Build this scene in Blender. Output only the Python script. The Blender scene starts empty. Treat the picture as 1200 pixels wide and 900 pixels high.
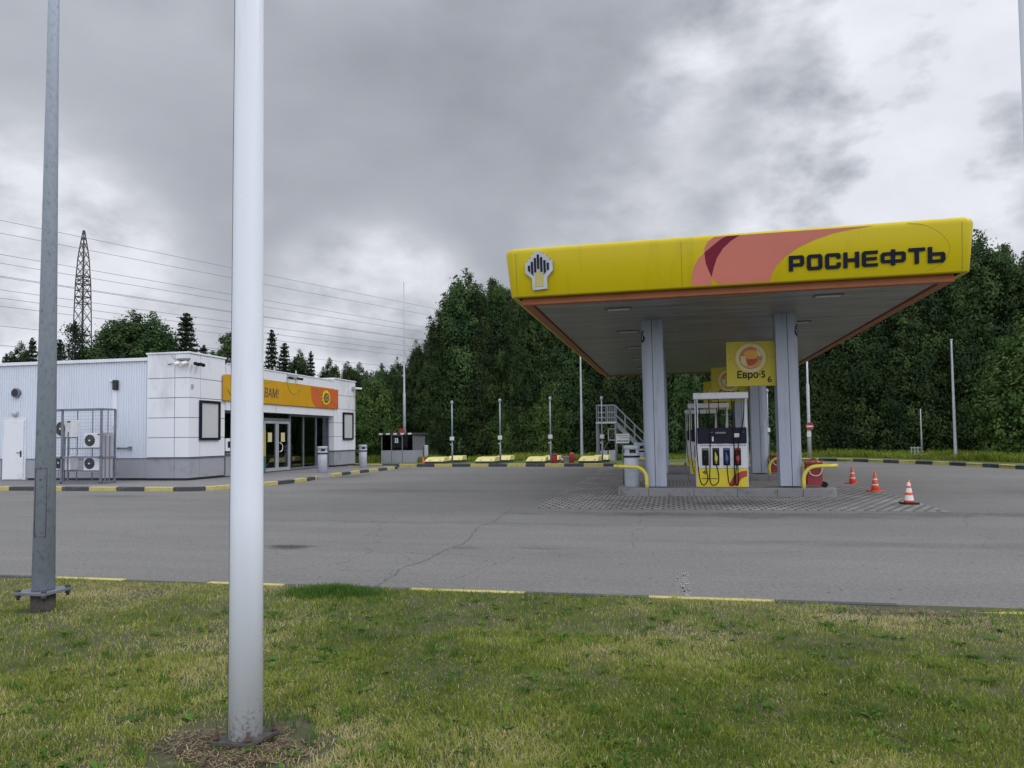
import bpy, math, random
import numpy as np
from mathutils import Matrix, Vector
R = math.radians
sc = bpy.context.scene
col = sc.collection
# ------------------------------------------------------------ camera
cam_d = bpy.data.cameras.new("camera"); cam = bpy.data.objects.new("camera", cam_d); col.objects.link(cam)
cam_d.sensor_width = 36; cam_d.lens = 26.4; cam_d.shift_y = 0.0168; cam_d.clip_end = 3000; cam_d.clip_start = 0.05
cam.matrix_world = (Matrix.Translation((0, 0, 1.55)) @ Matrix.Rotation(R(12), 4, 'Z')
    @ Matrix.Rotation(R(90) + math.atan(.0475), 4, 'X') @ Matrix.Rotation(R(-.66), 4, 'Z'))
sc.camera = cam
sc.render.resolution_x, sc.render.resolution_y = 1024, 768
# ------------------------------------------------------------ world, sun, exposure
SUN = Vector((.72, .18, .67)).normalized()
sun_el = math.asin(SUN.z); sun_az = math.atan2(SUN.x, SUN.y)
w = bpy.data.worlds.new("World"); sc.world = w; w.use_nodes = True
N = w.node_tree.nodes; LK = w.node_tree.links; N.clear()
def wn(t, **k):
    n = N.new(t)
    for a, b in k.items():
        if a.startswith('i_'):
            n.inputs[int(a[2:])].default_value = b
        else: setattr(n, a, b)
    return n
def wm(op, a, b=None, clamp=False):
    n = N.new('ShaderNodeMath'); n.operation = op; n.use_clamp = clamp
    for i, x in enumerate((a, b)):
        if x is None: continue
        if isinstance(x, (int, float)): n.inputs[i].default_value = x
        else: LK.new(x, n.inputs[i])
    return n.outputs[0]
tc = wn('ShaderNodeTexCoord')
sep = wn('ShaderNodeSeparateXYZ'); LK.new(tc.outputs['Generated'], sep.inputs[0])
cmb = wn('ShaderNodeMapping'); LK.new(tc.outputs['Generated'], cmb.inputs[0]); cmb.inputs['Scale'].default_value = (1, 1, 1.7); cmb.inputs['Rotation'].default_value = (.12, .10, 0)
def wnoise(scale, detail, rough, off, dist=0., sx=1.):
    mp = wn('ShaderNodeMapping'); LK.new(cmb.outputs[0], mp.inputs[0]); mp.inputs['Location'].default_value = off; mp.inputs['Scale'].default_value = (1, sx, 1)
    n = wn('ShaderNodeTexNoise'); LK.new(mp.outputs[0], n.inputs['Vector'])
    n.inputs['Scale'].default_value = scale; n.inputs['Detail'].default_value = detail
    n.inputs['Roughness'].default_value = rough; n.inputs['Distortion'].default_value = dist
    return n.outputs[0]
n1 = wnoise(1.9, 4, .5, (3.1, 1.7, 0), .1); n2 = wnoise(10.5, 9, .55, (7.3, 2.2, 0), .15); n3 = wnoise(4.9, 9, .52, (1.3, 9.2, 0), .12)
def lobe(d, width, amp):
    v = Vector(d).normalized()
    dp = wn('ShaderNodeVectorMath', operation='DOT_PRODUCT'); LK.new(tc.outputs['Generated'], dp.inputs[0]); dp.inputs[1].default_value = v
    c = math.cos(R(width))
    mr = wn('ShaderNodeMapRange', interpolation_type='SMOOTHERSTEP'); LK.new(dp.outputs['Value'], mr.inputs[0])
    mr.inputs[1].default_value = c; mr.inputs[2].default_value = 1.; mr.inputs[3].default_value = 0; mr.inputs[4].default_value = amp
    return mr.outputs[0]
right = wn('ShaderNodeMapRange'); LK.new(sep.outputs[0], right.inputs[0])
right.inputs[1].default_value = -.45; right.inputs[2].default_value = .3; right.inputs[3].default_value = .34; right.inputs[4].default_value = 1.
big = wm('MULTIPLY', wm('SUBTRACT', n1, .5), .30)
mid = wm('MULTIPLY', wm('MULTIPLY', wm('SUBTRACT', n3, .5), .78), right.outputs[0])
fin = wm('MULTIPLY', wm('MULTIPLY', wm('SUBTRACT', n2, .5), .36), right.outputs[0])
val = wm('ADD', wm('ADD', wm('ADD', big, mid), fin), .50)
for d, wd, am in [((.32, .86, .42), 22, .24), ((.22, .93, .27), 11, .16), ((.07, .99, .13), 9, .10), ((-.73, .69, .13), 16, .34), ((-.38, .92, .12), 12, .30),
                  ((-.07, .97, .23), 9, .08), ((-.35, .9, .27), 20, -.07), ((.15, .92, .36), 9, -.10), ((.36, .9, .24), 8, -.08), ((-.13, .88, .45), 12, -.03), ((-.66, .69, .30), 14, -.03),
                  ((.02, .90, .42), 5, .10)]:
    m = wm('MULTIPLY', lobe(d, wd, am), wm('MAXIMUM', wm('ADD', wm('MULTIPLY', wm('ADD', n3, n2), 3.4), -2.3), 0.))
    val = wm('ADD', val, m)
val = wm('MINIMUM', val, wm('ADD', .70, wm('MULTIPLY', n2, .28)))
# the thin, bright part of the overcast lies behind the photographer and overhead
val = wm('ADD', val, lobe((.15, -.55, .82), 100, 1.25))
val = wm('MAXIMUM', val, .2)
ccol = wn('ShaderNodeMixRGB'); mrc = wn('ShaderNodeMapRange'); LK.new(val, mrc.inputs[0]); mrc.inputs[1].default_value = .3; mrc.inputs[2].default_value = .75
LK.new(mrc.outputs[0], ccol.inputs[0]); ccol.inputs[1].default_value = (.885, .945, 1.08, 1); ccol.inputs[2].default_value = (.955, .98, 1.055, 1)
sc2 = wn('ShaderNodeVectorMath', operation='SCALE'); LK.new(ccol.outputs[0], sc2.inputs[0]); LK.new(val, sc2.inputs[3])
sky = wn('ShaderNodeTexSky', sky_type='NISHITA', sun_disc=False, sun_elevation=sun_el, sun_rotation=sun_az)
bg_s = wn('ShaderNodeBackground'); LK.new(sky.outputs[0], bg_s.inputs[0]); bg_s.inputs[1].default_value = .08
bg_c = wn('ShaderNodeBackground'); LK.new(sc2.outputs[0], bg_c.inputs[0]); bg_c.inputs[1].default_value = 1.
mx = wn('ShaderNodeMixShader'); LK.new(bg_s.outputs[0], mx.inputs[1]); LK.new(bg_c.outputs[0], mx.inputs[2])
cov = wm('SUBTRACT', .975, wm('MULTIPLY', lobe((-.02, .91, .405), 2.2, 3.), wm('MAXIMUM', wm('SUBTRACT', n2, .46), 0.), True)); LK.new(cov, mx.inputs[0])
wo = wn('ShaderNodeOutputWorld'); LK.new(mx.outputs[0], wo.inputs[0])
sl = bpy.data.lights.new("sun", 'SUN'); sl.energy = .75; sl.angle = R(14); sl.color = (1, .96, .9)
so = bpy.data.objects.new("sun", sl); col.objects.link(so); so.rotation_euler = SUN.to_track_quat('Z', 'Y').to_euler()
sc.view_settings.view_transform = 'Standard'; sc.view_settings.look = 'None'; sc.view_settings.gamma = 1; sc.view_settings.exposure = 0.0
sc.view_settings.use_curve_mapping = False
sc.render.engine = 'CYCLES'
sc.cycles.max_bounces = 6; sc.cycles.transparent_max_bounces = 12; sc.cycles.diffuse_bounces = 3

# ------------------------------------------------------------ materials
def mat(name, c, rough=.6, metal=0., var=.12, scale=3., bump=0., bscale=40., coords='Object', dirt=None, coat=0., spec=.5, streak=None):
    m = bpy.data.materials.new(name); m.use_nodes = True
    nt = m.node_tree; b = nt.nodes['Principled BSDF']
    b.inputs['Roughness'].default_value = rough; b.inputs['Metallic'].default_value = metal; b.inputs['Specular IOR Level'].default_value = spec
    if coat: b.inputs['Coat Weight'].default_value = coat; b.inputs['Coat Roughness'].default_value = .15
    t = nt.nodes.new('ShaderNodeTexCoord'); mp = nt.nodes.new('ShaderNodeMapping'); nt.links.new(t.outputs[coords], mp.inputs[0])
    if streak: mp.inputs['Scale'].default_value = streak
    n = nt.nodes.new('ShaderNodeTexNoise'); n.inputs['Scale'].default_value = scale; n.inputs['Detail'].default_value = 7; n.inputs['Roughness'].default_value = .62
    nt.links.new(mp.outputs[0], n.inputs['Vector'])
    r = nt.nodes.new('ShaderNodeValToRGB'); r.color_ramp.elements[0].position = .3; r.color_ramp.elements[1].position = .72
    d = dirt if dirt else tuple(x * (1 - var * 2) for x in c)
    r.color_ramp.elements[0].color = (*d, 1); r.color_ramp.elements[1].color = (*[min(1, x * (1 + var * .4)) for x in c], 1)
    if dirt:
        e = r.color_ramp.elements.new(.45); e.color = (*c, 1)
    nt.links.new(n.outputs[0], r.inputs[0]); nt.links.new(r.outputs[0], b.inputs['Base Color'])
    rr = nt.nodes.new('ShaderNodeMapRange'); rr.inputs[3].default_value = max(0.02, rough - .08); rr.inputs[4].default_value = min(1, rough + .08)
    nt.links.new(n.outputs[0], rr.inputs[0]); nt.links.new(rr.outputs[0], b.inputs['Roughness'])
    if bump:
        n2 = nt.nodes.new('ShaderNodeTexNoise'); n2.inputs['Scale'].default_value = bscale; n2.inputs['Detail'].default_value = 5
        nt.links.new(mp.outputs[0], n2.inputs['Vector'])
        bp = nt.nodes.new('ShaderNodeBump'); bp.inputs['Strength'].default_value = bump; bp.inputs['Distance'].default_value = .02
        nt.links.new(n2.outputs[0], bp.inputs['Height']); nt.links.new(bp.outputs[0], b.inputs['Normal'])
    return m
M = {}
M['white_paint'] = mat('white_paint', (.70, .72, .77), .38, var=.04, scale=1.5, dirt=(.60, .61, .64))
M['pole_white'] = mat('pole_white', (.74, .78, .88), .35, var=.03, scale=1.2, streak=(8, 8, .6), dirt=(.68, .71, .79))
def splash(m, zt):
    nt = m.node_tree; b = nt.nodes['Principled BSDF']; src = b.inputs['Base Color'].links[0].from_socket
    t = nt.nodes.new('ShaderNodeTexCoord'); sp = nt.nodes.new('ShaderNodeSeparateXYZ'); nt.links.new(t.outputs['Object'], sp.inputs[0])
    n = nt.nodes.new('ShaderNodeTexNoise'); n.inputs['Scale'].default_value = 55; n.inputs['Detail'].default_value = 9; nt.links.new(t.outputs['Object'], n.inputs['Vector'])
    mr = nt.nodes.new('ShaderNodeMapRange'); nt.links.new(sp.outputs[2], mr.inputs[0]); mr.inputs[1].default_value = .08; mr.inputs[2].default_value = zt; mr.inputs[3].default_value = .16; mr.inputs[4].default_value = -.16
    ad = nt.nodes.new('ShaderNodeMath'); ad.operation = 'ADD'; nt.links.new(mr.outputs[0], ad.inputs[0]); nt.links.new(n.outputs[0], ad.inputs[1])
    m2 = nt.nodes.new('ShaderNodeMapRange'); nt.links.new(ad.outputs[0], m2.inputs[0]); m2.inputs[1].default_value = .52; m2.inputs[2].default_value = .90
    mx = nt.nodes.new('ShaderNodeMixRGB'); nt.links.new(m2.outputs[0], mx.inputs[0]); nt.links.new(src, mx.inputs[1]); mx.inputs[2].default_value = (.24, .20, .15, 1); nt.links.new(mx.outputs[0], b.inputs['Base Color'])
splash(M['pole_white'], .36)
M['groove'] = mat('groove', (.12, .12, .14), .6)
M['panel_white'] = mat('panel_white', (.70, .72, .78), .42, var=.05, scale=.8, streak=(1, 1, .35), dirt=(.52, .53, .56))
M['corrugated'] = mat('corrugated', (.62, .67, .76), .42, var=.05, scale=.7, streak=(1, 1, .3), dirt=(.54, .58, .66))
M['plinth'] = mat('plinth', (.30, .31, .35), .6, var=.08, scale=1.5, dirt=(.22, .22, .24))
M['dark'] = mat('dark', (.015, .016, .02), .5)
M['navy'] = mat('navy', (.010, .011, .028), .5, var=.1, spec=.2)
M['black_plastic'] = mat('black_plastic', (.010, .010, .012), .5, spec=.2)
M['rubber'] = mat('rubber', (.008, .008, .009), .6, spec=.2)
M['galv'] = mat('galv', (.31, .35, .43), .55, var=.3, scale=26, streak=(1.2, 1.2, .7), dirt=(.20, .23, .29))
M['steel'] = mat('steel', (.20, .22, .26), .5, metal=.3, var=.15, scale=5)
M['pale_steel'] = mat('pale_steel', (.42, .44, .48), .5, metal=.2, var=.1, scale=5)
M['aluminium'] = mat('aluminium', (.42, .44, .48), .4, metal=.5, var=.08)
M['rust'] = mat('rust', (.085, .055, .042), .9, var=.3, scale=25, bump=.4, bscale=90, dirt=(.03, .024, .02))
M['old_steel'] = mat('old_steel', (.09, .08, .075), .75, var=.3, scale=20, bump=.4, bscale=80)
M['column_paint'] = mat('column_paint', (.33, .365, .45), .42, metal=.1, var=.06, scale=1.4, streak=(3, 3, .5), dirt=(.25, .27, .33))
M['soffit_frame'] = mat('soffit_frame', (.40, .14, .06), .5, var=.1, scale=2, spec=.2)
M['fascia_yellow'] = mat('fascia_yellow', (.52, .415, .002), .42, var=.05, scale=1.6, coat=.10, spec=.25, dirt=(.46, .365, .004), streak=(2.2, 2.2, .12))
M['fascia_pink'] = mat('fascia_pink', (.52, .155, .115), .42, var=.05, scale=.8, coat=.1, spec=.3)
M['fascia_plum'] = mat('fascia_plum', (.16, .008, .028), .45, var=.05, spec=.2)
M['letter_navy'] = mat('letter_navy', (.006, .009, .025), .55, spec=.15)
M['sign_yellow'] = mat('sign_yellow', (.50, .42, .02), .5, var=.05, scale=1.5)
M['sign_cream'] = mat('sign_cream', (.62, .58, .30), .5)
M['sign_orange'] = mat('sign_orange', (.55, .17, .04), .5)
M['sign_amber'] = mat('sign_amber', (.70, .36, .05), .5)
M['sign_red'] = mat('sign_red', (.45, .05, .03), .5)
M['store_yellow'] = mat('store_yellow', (.55, .30, .008), .5, var=.04, scale=1.0)
M['store_orange'] = mat('store_orange', (.55, .12, .03), .5, var=.04)
M['green_line'] = mat('green_line', (.10, .34, .03), .5)
M['kerb_yellow'] = mat('kerb_yellow', (.44, .39, .13), .75, var=.12, scale=9, bump=.3, bscale=60, dirt=(.22, .21, .14))
M['kerb_black'] = mat('kerb_black', (.045, .047, .055), .75, var=.2, scale=6, bump=.3, bscale=60, dirt=(.10, .10, .10))
M['concrete'] = mat('concrete', (.20, .20, .205), .85, var=.18, scale=4, bump=.3, bscale=50, dirt=(.12, .12, .125))
M['walk'] = mat('walk', (.19, .185, .19), .9, var=.12, scale=2.5, bump=.3, bscale=60)
M['guard_yellow'] = mat('guard_yellow', (.62, .55, .07), .4, var=.1, scale=5, dirt=(.35, .30, .08))
M['red_paint'] = mat('red_paint', (.30, .025, .025), .45, var=.15, scale=5)
M['cone_red'] = mat('cone_red', (.68, .085, .035), .5, var=.1, scale=8, dirt=(.40, .06, .035))
M['cone_white'] = mat('cone_white', (.72, .70, .68), .45, var=.08, scale=8)
M['bin_grey'] = mat('bin_grey', (.38, .41, .47), .45, var=.08, scale=3, dirt=(.30, .32, .36))
M['pump_white'] = mat('pump_white', (.62, .63, .67), .4, var=.06, scale=3, dirt=(.48, .48, .5))
M['pump_yellow'] = mat('pump_yellow', (.72, .58, .015), .4, var=.05, scale=3, coat=.3)
M['blue'] = mat('blue', (.03, .10, .38), .4)
M['noz_red'] = mat('noz_red', (.45, .03, .03), .4)
M['noz_yellow'] = mat('noz_yellow', (.6, .5, .05), .4)
M['paper'] = mat('paper', (.62, .62, .60), .7, var=.03)
M['emblem_white'] = mat('emblem_white', (.50, .52, .57), .5, spec=.3)
M['poster_grey'] = mat('poster_grey', (.50, .51, .53), .45, var=.03, scale=1)
M['brick_brown'] = mat('brick_brown', (.13, .09, .08), .6, var=.2, scale=3)
M['dim_floor'] = mat('dim_floor', (.35, .34, .32), .5)
M['dim_wall'] = mat('dim_wall', (.30, .30, .31), .8)
M['shelf_goods'] = mat('shelf_goods', (.20, .15, .10), .6, var=.4, scale=14, dirt=(.05, .07, .12))
M['bark'] = mat('bark', (.10, .085, .07), .9, var=.3, scale=6, bump=.5, bscale=20)
M['hatch_yellow'] = mat('hatch_yellow', (.60, .54, .20), .5, var=.06, scale=3, dirt=(.55, .5, .2))
M['teal'] = mat('teal', (.05, .16, .18), .3)
M['wire'] = mat('wire', (.05, .05, .06), .6); M['cable'] = mat('cable', (.22, .22, .25), .5, metal=.3)
M['soil'] = mat('soil', (.13, .095, .065), .95, var=.3, scale=14, bump=.9, bscale=60, dirt=(.06, .045, .03))
M['straw'] = mat('straw', (.25, .20, .13), .85, var=.25, scale=45, dirt=(.06, .045, .03))
M['white_mark'] = mat('white_mark', (.35, .35, .35), .8, var=.3, scale=20, dirt=(.19, .19, .19))
M['crack_dark'] = mat('crack_dark', (.07, .07, .07), .95)
def glass(name, tint, mixv):
    m = bpy.data.materials.new(name); m.use_nodes = True; nt = m.node_tree; nt.nodes.clear()
    o = nt.nodes.new('ShaderNodeOutputMaterial'); t = nt.nodes.new('ShaderNodeBsdfTransparent'); t.inputs[0].default_value = (*tint, 1)
    g = nt.nodes.new('ShaderNodeBsdfGlossy'); g.inputs['Roughness'].default_value = .02; g.inputs['Color'].default_value = (.9, .95, 1, 1)
    n = nt.nodes.new('ShaderNodeTexNoise'); n.inputs['Scale'].default_value = .7
    bp = nt.nodes.new('ShaderNodeBump'); bp.inputs['Strength'].default_value = .04; nt.links.new(n.outputs[0], bp.inputs['Height']); nt.links.new(bp.outputs[0], g.inputs['Normal'])
    f = nt.nodes.new('ShaderNodeFresnel'); f.inputs[0].default_value = mixv
    mx = nt.nodes.new('ShaderNodeMixShader'); nt.links.new(f.outputs[0], mx.inputs[0]); nt.links.new(t.outputs[0], mx.inputs[1]); nt.links.new(g.outputs[0], mx.inputs[2]); nt.links.new(mx.outputs[0], o.inputs[0])
    return m
M['glass'] = glass('glass', (.55, .60, .60), 1.75)
M['glass_dark'] = glass('glass_dark', (.35, .32, .32), 1.35)
def leafmat(name, a, b_, tr=.25, vary=0.):
    m = bpy.data.materials.new(name); m.use_nodes = True; nt = m.node_tree; b = nt.nodes['Principled BSDF']
    at = nt.nodes.new('ShaderNodeAttribute'); at.attribute_name = 'tone'
    r = nt.nodes.new('ShaderNodeValToRGB'); r.color_ramp.elements[0].color = (*a, 1); r.color_ramp.elements[1].color = (*b_, 1)
    nt.links.new(at.outputs['Fac'], r.inputs[0]); nt.links.new(r.outputs[0], b.inputs['Base Color'])
    b.inputs['Roughness'].default_value = .7; b.inputs['Specular IOR Level'].default_value = .12
    oi = nt.nodes.new('ShaderNodeObjectInfo'); hv = nt.nodes.new('ShaderNodeHueSaturation'); mh = nt.nodes.new('ShaderNodeMapRange'); mh.inputs[3].default_value = .485; mh.inputs[4].default_value = .512; mv = nt.nodes.new('ShaderNodeMapRange'); mv.inputs[3].default_value = 1 - vary; mv.inputs[4].default_value = 1 + vary
    nt.links.new(oi.outputs['Random'], mh.inputs[0]); nt.links.new(oi.outputs['Random'], mv.inputs[0])
    if vary: nt.links.new(mh.outputs[0], hv.inputs['Hue']); nt.links.new(mv.outputs[0], hv.inputs['Value'])
    nt.links.new(r.outputs[0], hv.inputs['Color']); nt.links.new(hv.outputs[0], b.inputs['Base Color']); r = hv
    o = nt.nodes['Material Output']; t = nt.nodes.new('ShaderNodeBsdfTranslucent'); nt.links.new(r.outputs[0], t.inputs[0])
    mx = nt.nodes.new('ShaderNodeMixShader'); mx.inputs[0].default_value = tr
    nt.links.new(b.outputs[0], mx.inputs[1]); nt.links.new(t.outputs[0], mx.inputs[2]); nt.links.new(mx.outputs[0], o.inputs[0])
    return m
M['leaf'] = leafmat('leaf', (.020, .046, .019), (.090, .145, .045), .28, .32)
M['leaf_light'] = leafmat('leaf_light', (.038, .078, .022), (.115, .185, .045))
M['needle'] = leafmat('needle', (.012, .026, .016), (.032, .058, .028), .08)
M['grass'] = leafmat('grass', (.045, .075, .016), (.16, .20, .055), .3)
M['lush'] = leafmat('lush', (.045, .11, .018), (.10, .19, .035), .3)
M['display_cream'] = mat('display_cream', (.42, .33, .10), .6)
M['litter'] = leafmat('litter', (.05, .035, .022), (.42, .34, .22), .1)
def tone_grass():
    m = M['grass']; nt = m.node_tree; r = [n for n in nt.nodes if n.type == 'VALTORGB'][0]
    e = r.color_ramp.elements
    e[0].color = (.095, .155, .018, 1); e[1].color = (.62, .51, .31, 1)
    x = e.new(.5); x.color = (.255, .305, .050, 1); y = e.new(.72); y.color = (.36, .37, .11, 1); z = e.new(.84); z.color = (.50, .44, .24, 1)
tone_grass()

# ------------------------------------------------------------ object helpers
def tag(o, label=None, cat=None, group=None, kind=None):
    if label: o['label'] = label
    if cat: o['category'] = cat
    if group: o['group'] = group
    if kind: o['kind'] = kind
    return o
def thing(name, loc, label, cat, group=None, rz=0):
    o = bpy.data.objects.new(name, None); o.empty_display_size = .2; col.objects.link(o)
    o.location = loc; o.rotation_euler = (0, 0, rz); return tag(o, label, cat, group)
def kids(o): return [c for c in bpy.data.objects if c.parent == o]
def copy_tree(o, parent=None):
    ch = kids(o); c = o.copy(); col.objects.link(c)
    if parent is not None: c.parent = parent
    for k in ch: copy_tree(k, c)
    return c
class MB:
    def __init__(s): s.v = []; s.f = []; s.m = []; s.sm = []
    def add(s, vs, fs, mi=0, smooth=False):
        n = len(s.v); s.v += [tuple(v) for v in vs]
        for f in fs: s.f.append([i + n for i in f]); s.m.append(mi); s.sm.append(smooth)
        return s
    def box(s, x0, y0, z0, x1, y1, z1, mi=0):
        v = [(x0, y0, z0), (x1, y0, z0), (x1, y1, z0), (x0, y1, z0), (x0, y0, z1), (x1, y0, z1), (x1, y1, z1), (x0, y1, z1)]
        return s.add(v, [(3, 2, 1, 0), (4, 5, 6, 7), (0, 1, 5, 4), (1, 2, 6, 5), (2, 3, 7, 6), (3, 0, 4, 7)], mi)
    def bar(s, p0, p1, wd, ht=None, mi=0):
        p0, p1 = Vector(p0), Vector(p1); d = (p1 - p0).normalized(); ht = ht or wd
        up = Vector((0, 0, 1)) if abs(d.z) < .95 else Vector((0, 1, 0))
        a = d.cross(up).normalized() * wd / 2; b = a.cross(d).normalized() * ht / 2
        v = [p + x for p in (p0, p1) for x in (-a - b, a - b, a + b, -a + b)]
        return s.add(v, [(0, 1, 2, 3), (7, 6, 5, 4), (0, 4, 5, 1), (1, 5, 6, 2), (2, 6, 7, 3), (3, 7, 4, 0)], mi)
    def tube(s, pts, r, n=8, mi=0, cap=True, closed=False):
        pts = [Vector(p) for p in pts]; rs = r if isinstance(r, (list, tuple)) else [r] * len(pts); base = len(s.v); L = len(pts)
        prev = None
        for i, p in enumerate(pts):
            if closed: d = pts[(i + 1) % L] - pts[i - 1]
            else: d = pts[min(i + 1, L - 1)] - pts[max(i - 1, 0)]
            d.normalize()
            if prev is None:
                up = Vector((0, 0, 1)) if abs(d.z) < .9 else Vector((1, 0, 0)); a = d.cross(up).normalized()
            else: a = (prev - d * prev.dot(d)).normalized()
            prev = a; b = d.cross(a)
            for k in range(n):
                t = 2 * math.pi * k / n; s.v.append(tuple(p + (a * math.cos(t) + b * math.sin(t)) * rs[i]))
        rng = L if closed else L - 1
        for i in range(rng):
            j = (i + 1) % L
            for k in range(n):
                k2 = (k + 1) % n; s.f.append([base + i * n + k, base + i * n + k2, base + j * n + k2, base + j * n + k]); s.m.append(mi); s.sm.append(True)
        if cap and not closed:
            s.f.append([base + k for k in range(n)][::-1]); s.m.append(mi); s.sm.append(False)
            s.f.append([base + (L - 1) * n + k for k in range(n)]); s.m.append(mi); s.sm.append(False)
        return s
    def lathe(s, prof, n=24, c=(0, 0), mi=0, smooth=True):     # prof: (r, z)
        base = len(s.v)
        for r, z in prof:
            for k in range(n):
                t = 2 * math.pi * k / n; s.v.append((c[0] + r * math.cos(t), c[1] + r * math.sin(t), z))
        for i in range(len(prof) - 1):
            for k in range(n):
                k2 = (k + 1) % n; s.f.append([base + i * n + k, base + i * n + k2, base + (i + 1) * n + k2, base + (i + 1) * n + k])
                s.m.append(mi if isinstance(mi, int) else mi[i]); s.sm.append(smooth)
        s.f.append([base + k for k in range(n)][::-1]); s.m.append(mi if isinstance(mi, int) else mi[0]); s.sm.append(False)
        s.f.append([base + (len(prof) - 1) * n + k for k in range(n)]); s.m.append(mi if isinstance(mi, int) else mi[-1]); s.sm.append(False)
        return s
    def prism(s, poly, z0, z1, mi=0, smooth=False):           # extrude XY polygon
        n = len(poly); v = [(x, y, z0) for x, y in poly] + [(x, y, z1) for x, y in poly]
        s.add(v, [list(range(n))[::-1], list(range(n, 2 * n))], mi)
        for i in range(n):
            j = (i + 1) % n; b = len(s.v) - 2 * n
            s.f.append([b + i, b + j, b + n + j, b + n + i]); s.m.append(mi); s.sm.append(smooth)
        return s
    def prism_xz(s, poly, y0, y1, mi=0):
        n = len(poly); v = [(x, y0, z) for x, z in poly] + [(x, y1, z) for x, z in poly]
        f = [list(range(n)), list(range(n, 2 * n))[::-1]] + [[i, i + n, (i + 1) % n + n, (i + 1) % n] for i in range(n)]
        return s.add(v, f, mi)
    def prism_yz(s, poly, x0, x1, mi=0):
        n = len(poly); v = [(x0, y, z) for y, z in poly] + [(x1, y, z) for y, z in poly]
        f = [list(range(n)), list(range(n, 2 * n))[::-1]] + [[i, i + n, (i + 1) % n + n, (i + 1) % n] for i in range(n)]
        return s.add(v, f, mi)
    def build(s, name, mats, parent=None, bevel=0, world=True):
        off = Vector((0, 0, 0)); p = parent
        if world:
            while p is not None: off += Vector(p.location); p = p.parent
        me = bpy.data.meshes.new(name); me.from_pydata([tuple(Vector(v) - off) for v in s.v], [], s.f)
        mats = mats if isinstance(mats, (list, tuple)) else [mats]
        for m in mats: me.materials.append(M[m] if isinstance(m, str) else m)
        me.polygons.foreach_set('material_index', s.m); me.polygons.foreach_set('use_smooth', s.sm); me.update()
        o = bpy.data.objects.new(name, me); col.objects.link(o)
        if parent is not None: o.parent = parent
        if bevel:
            b = o.modifiers.new('bevel', 'BEVEL'); b.width = bevel; b.segments = 2; b.limit_method = 'ANGLE'; b.angle_limit = R(40)
        return o
def spline(pts, n=6):
    P = [Vector(p) for p in pts]; P = [P[0] * 2 - P[1]] + P + [P[-1] * 2 - P[-2]]; out = []
    for i in range(1, len(P) - 2):
        for k in range(n):
            t = k / n
            out.append(.5 * ((2 * P[i]) + (-P[i - 1] + P[i + 1]) * t + (2 * P[i - 1] - 5 * P[i] + 4 * P[i + 1] - P[i + 2]) * t * t + (-P[i - 1] + 3 * P[i] - 3 * P[i + 1] + P[i + 2]) * t ** 3))
    out.append(P[-2]); return out
def rrect(x0, y0, x1, y1, r, n=6):
    out = []
    for cx, cy, a in ((x1 - r, y0 + r, -90), (x1 - r, y1 - r, 0), (x0 + r, y1 - r, 90), (x0 + r, y0 + r, 180)):
        for k in range(n + 1):
            t = R(a + 90 * k / n); out.append((cx + r * math.cos(t), cy + r * math.sin(t)))
    return out
def disc(cx, cz, r, n=24, rx=None): return [(cx + (rx or r) * math.cos(2 * math.pi * k / n), cz + r * math.sin(2 * math.pi * k / n)) for k in range(n)]
def curve_mesh(loops, extrude, bevel=0):      # 2-D loops (holes by even-odd) -> (verts, faces)
    cu = bpy.data.curves.new('tmp', 'CURVE'); cu.dimensions = '2D'; cu.fill_mode = 'BOTH'; cu.extrude = extrude; cu.bevel_depth = bevel
    for lp in loops:
        sp = cu.splines.new('POLY'); sp.points.add(len(lp) - 1)
        for i, (x, y) in enumerate(lp): sp.points[i].co = (x, y, 0, 1)
        sp.use_cyclic_u = True
    o = bpy.data.objects.new('tmp', cu); me = bpy.data.meshes.new_from_object(o)
    v = [tuple(a.co) for a in me.vertices]; f = [list(p.vertices) for p in me.polygons]
    bpy.data.objects.remove(o); bpy.data.curves.remove(cu); bpy.data.meshes.remove(me); return v, f
def text_mesh(s, size, extrude=.004, shear=0, space=1., thick=0):
    cu = bpy.data.curves.new('tmp', 'FONT'); cu.body = s; cu.size = size; cu.extrude = extrude; cu.shear = shear; cu.space_character = space; cu.offset = thick
    cu.align_x = 'CENTER'; cu.align_y = 'BOTTOM_BASELINE'; cu.resolution_u = 4
    o = bpy.data.objects.new('tmp', cu); me = bpy.data.meshes.new_from_object(o)
    v = [tuple(a.co) for a in me.vertices]; f = [list(p.vertices) for p in me.polygons]
    bpy.data.objects.remove(o); bpy.data.curves.remove(cu); bpy.data.meshes.remove(me); return v, f
def mapped(mb, vf, fn, mi=0):
    v, f = vf; return mb.add([fn(*p) for p in v], f, mi)
rng = np.random.default_rng(7); random.seed(7)
def vnoise(x, y, cell, seed):
    g = np.random.default_rng(seed).random((256, 256)); u = x / cell + 1000; v = y / cell + 1000
    i = np.floor(u).astype(int); j = np.floor(v).astype(int); fu = u - i; fv = v - j; fu = fu * fu * (3 - 2 * fu); fv = fv * fv * (3 - 2 * fv)
    a = g[i % 256, j % 256]; b = g[(i + 1) % 256, j % 256]; c = g[i % 256, (j + 1) % 256]; d = g[(i + 1) % 256, (j + 1) % 256]
    return (a * (1 - fu) + b * fu) * (1 - fv) + (c * (1 - fu) + d * fu) * fv
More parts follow.
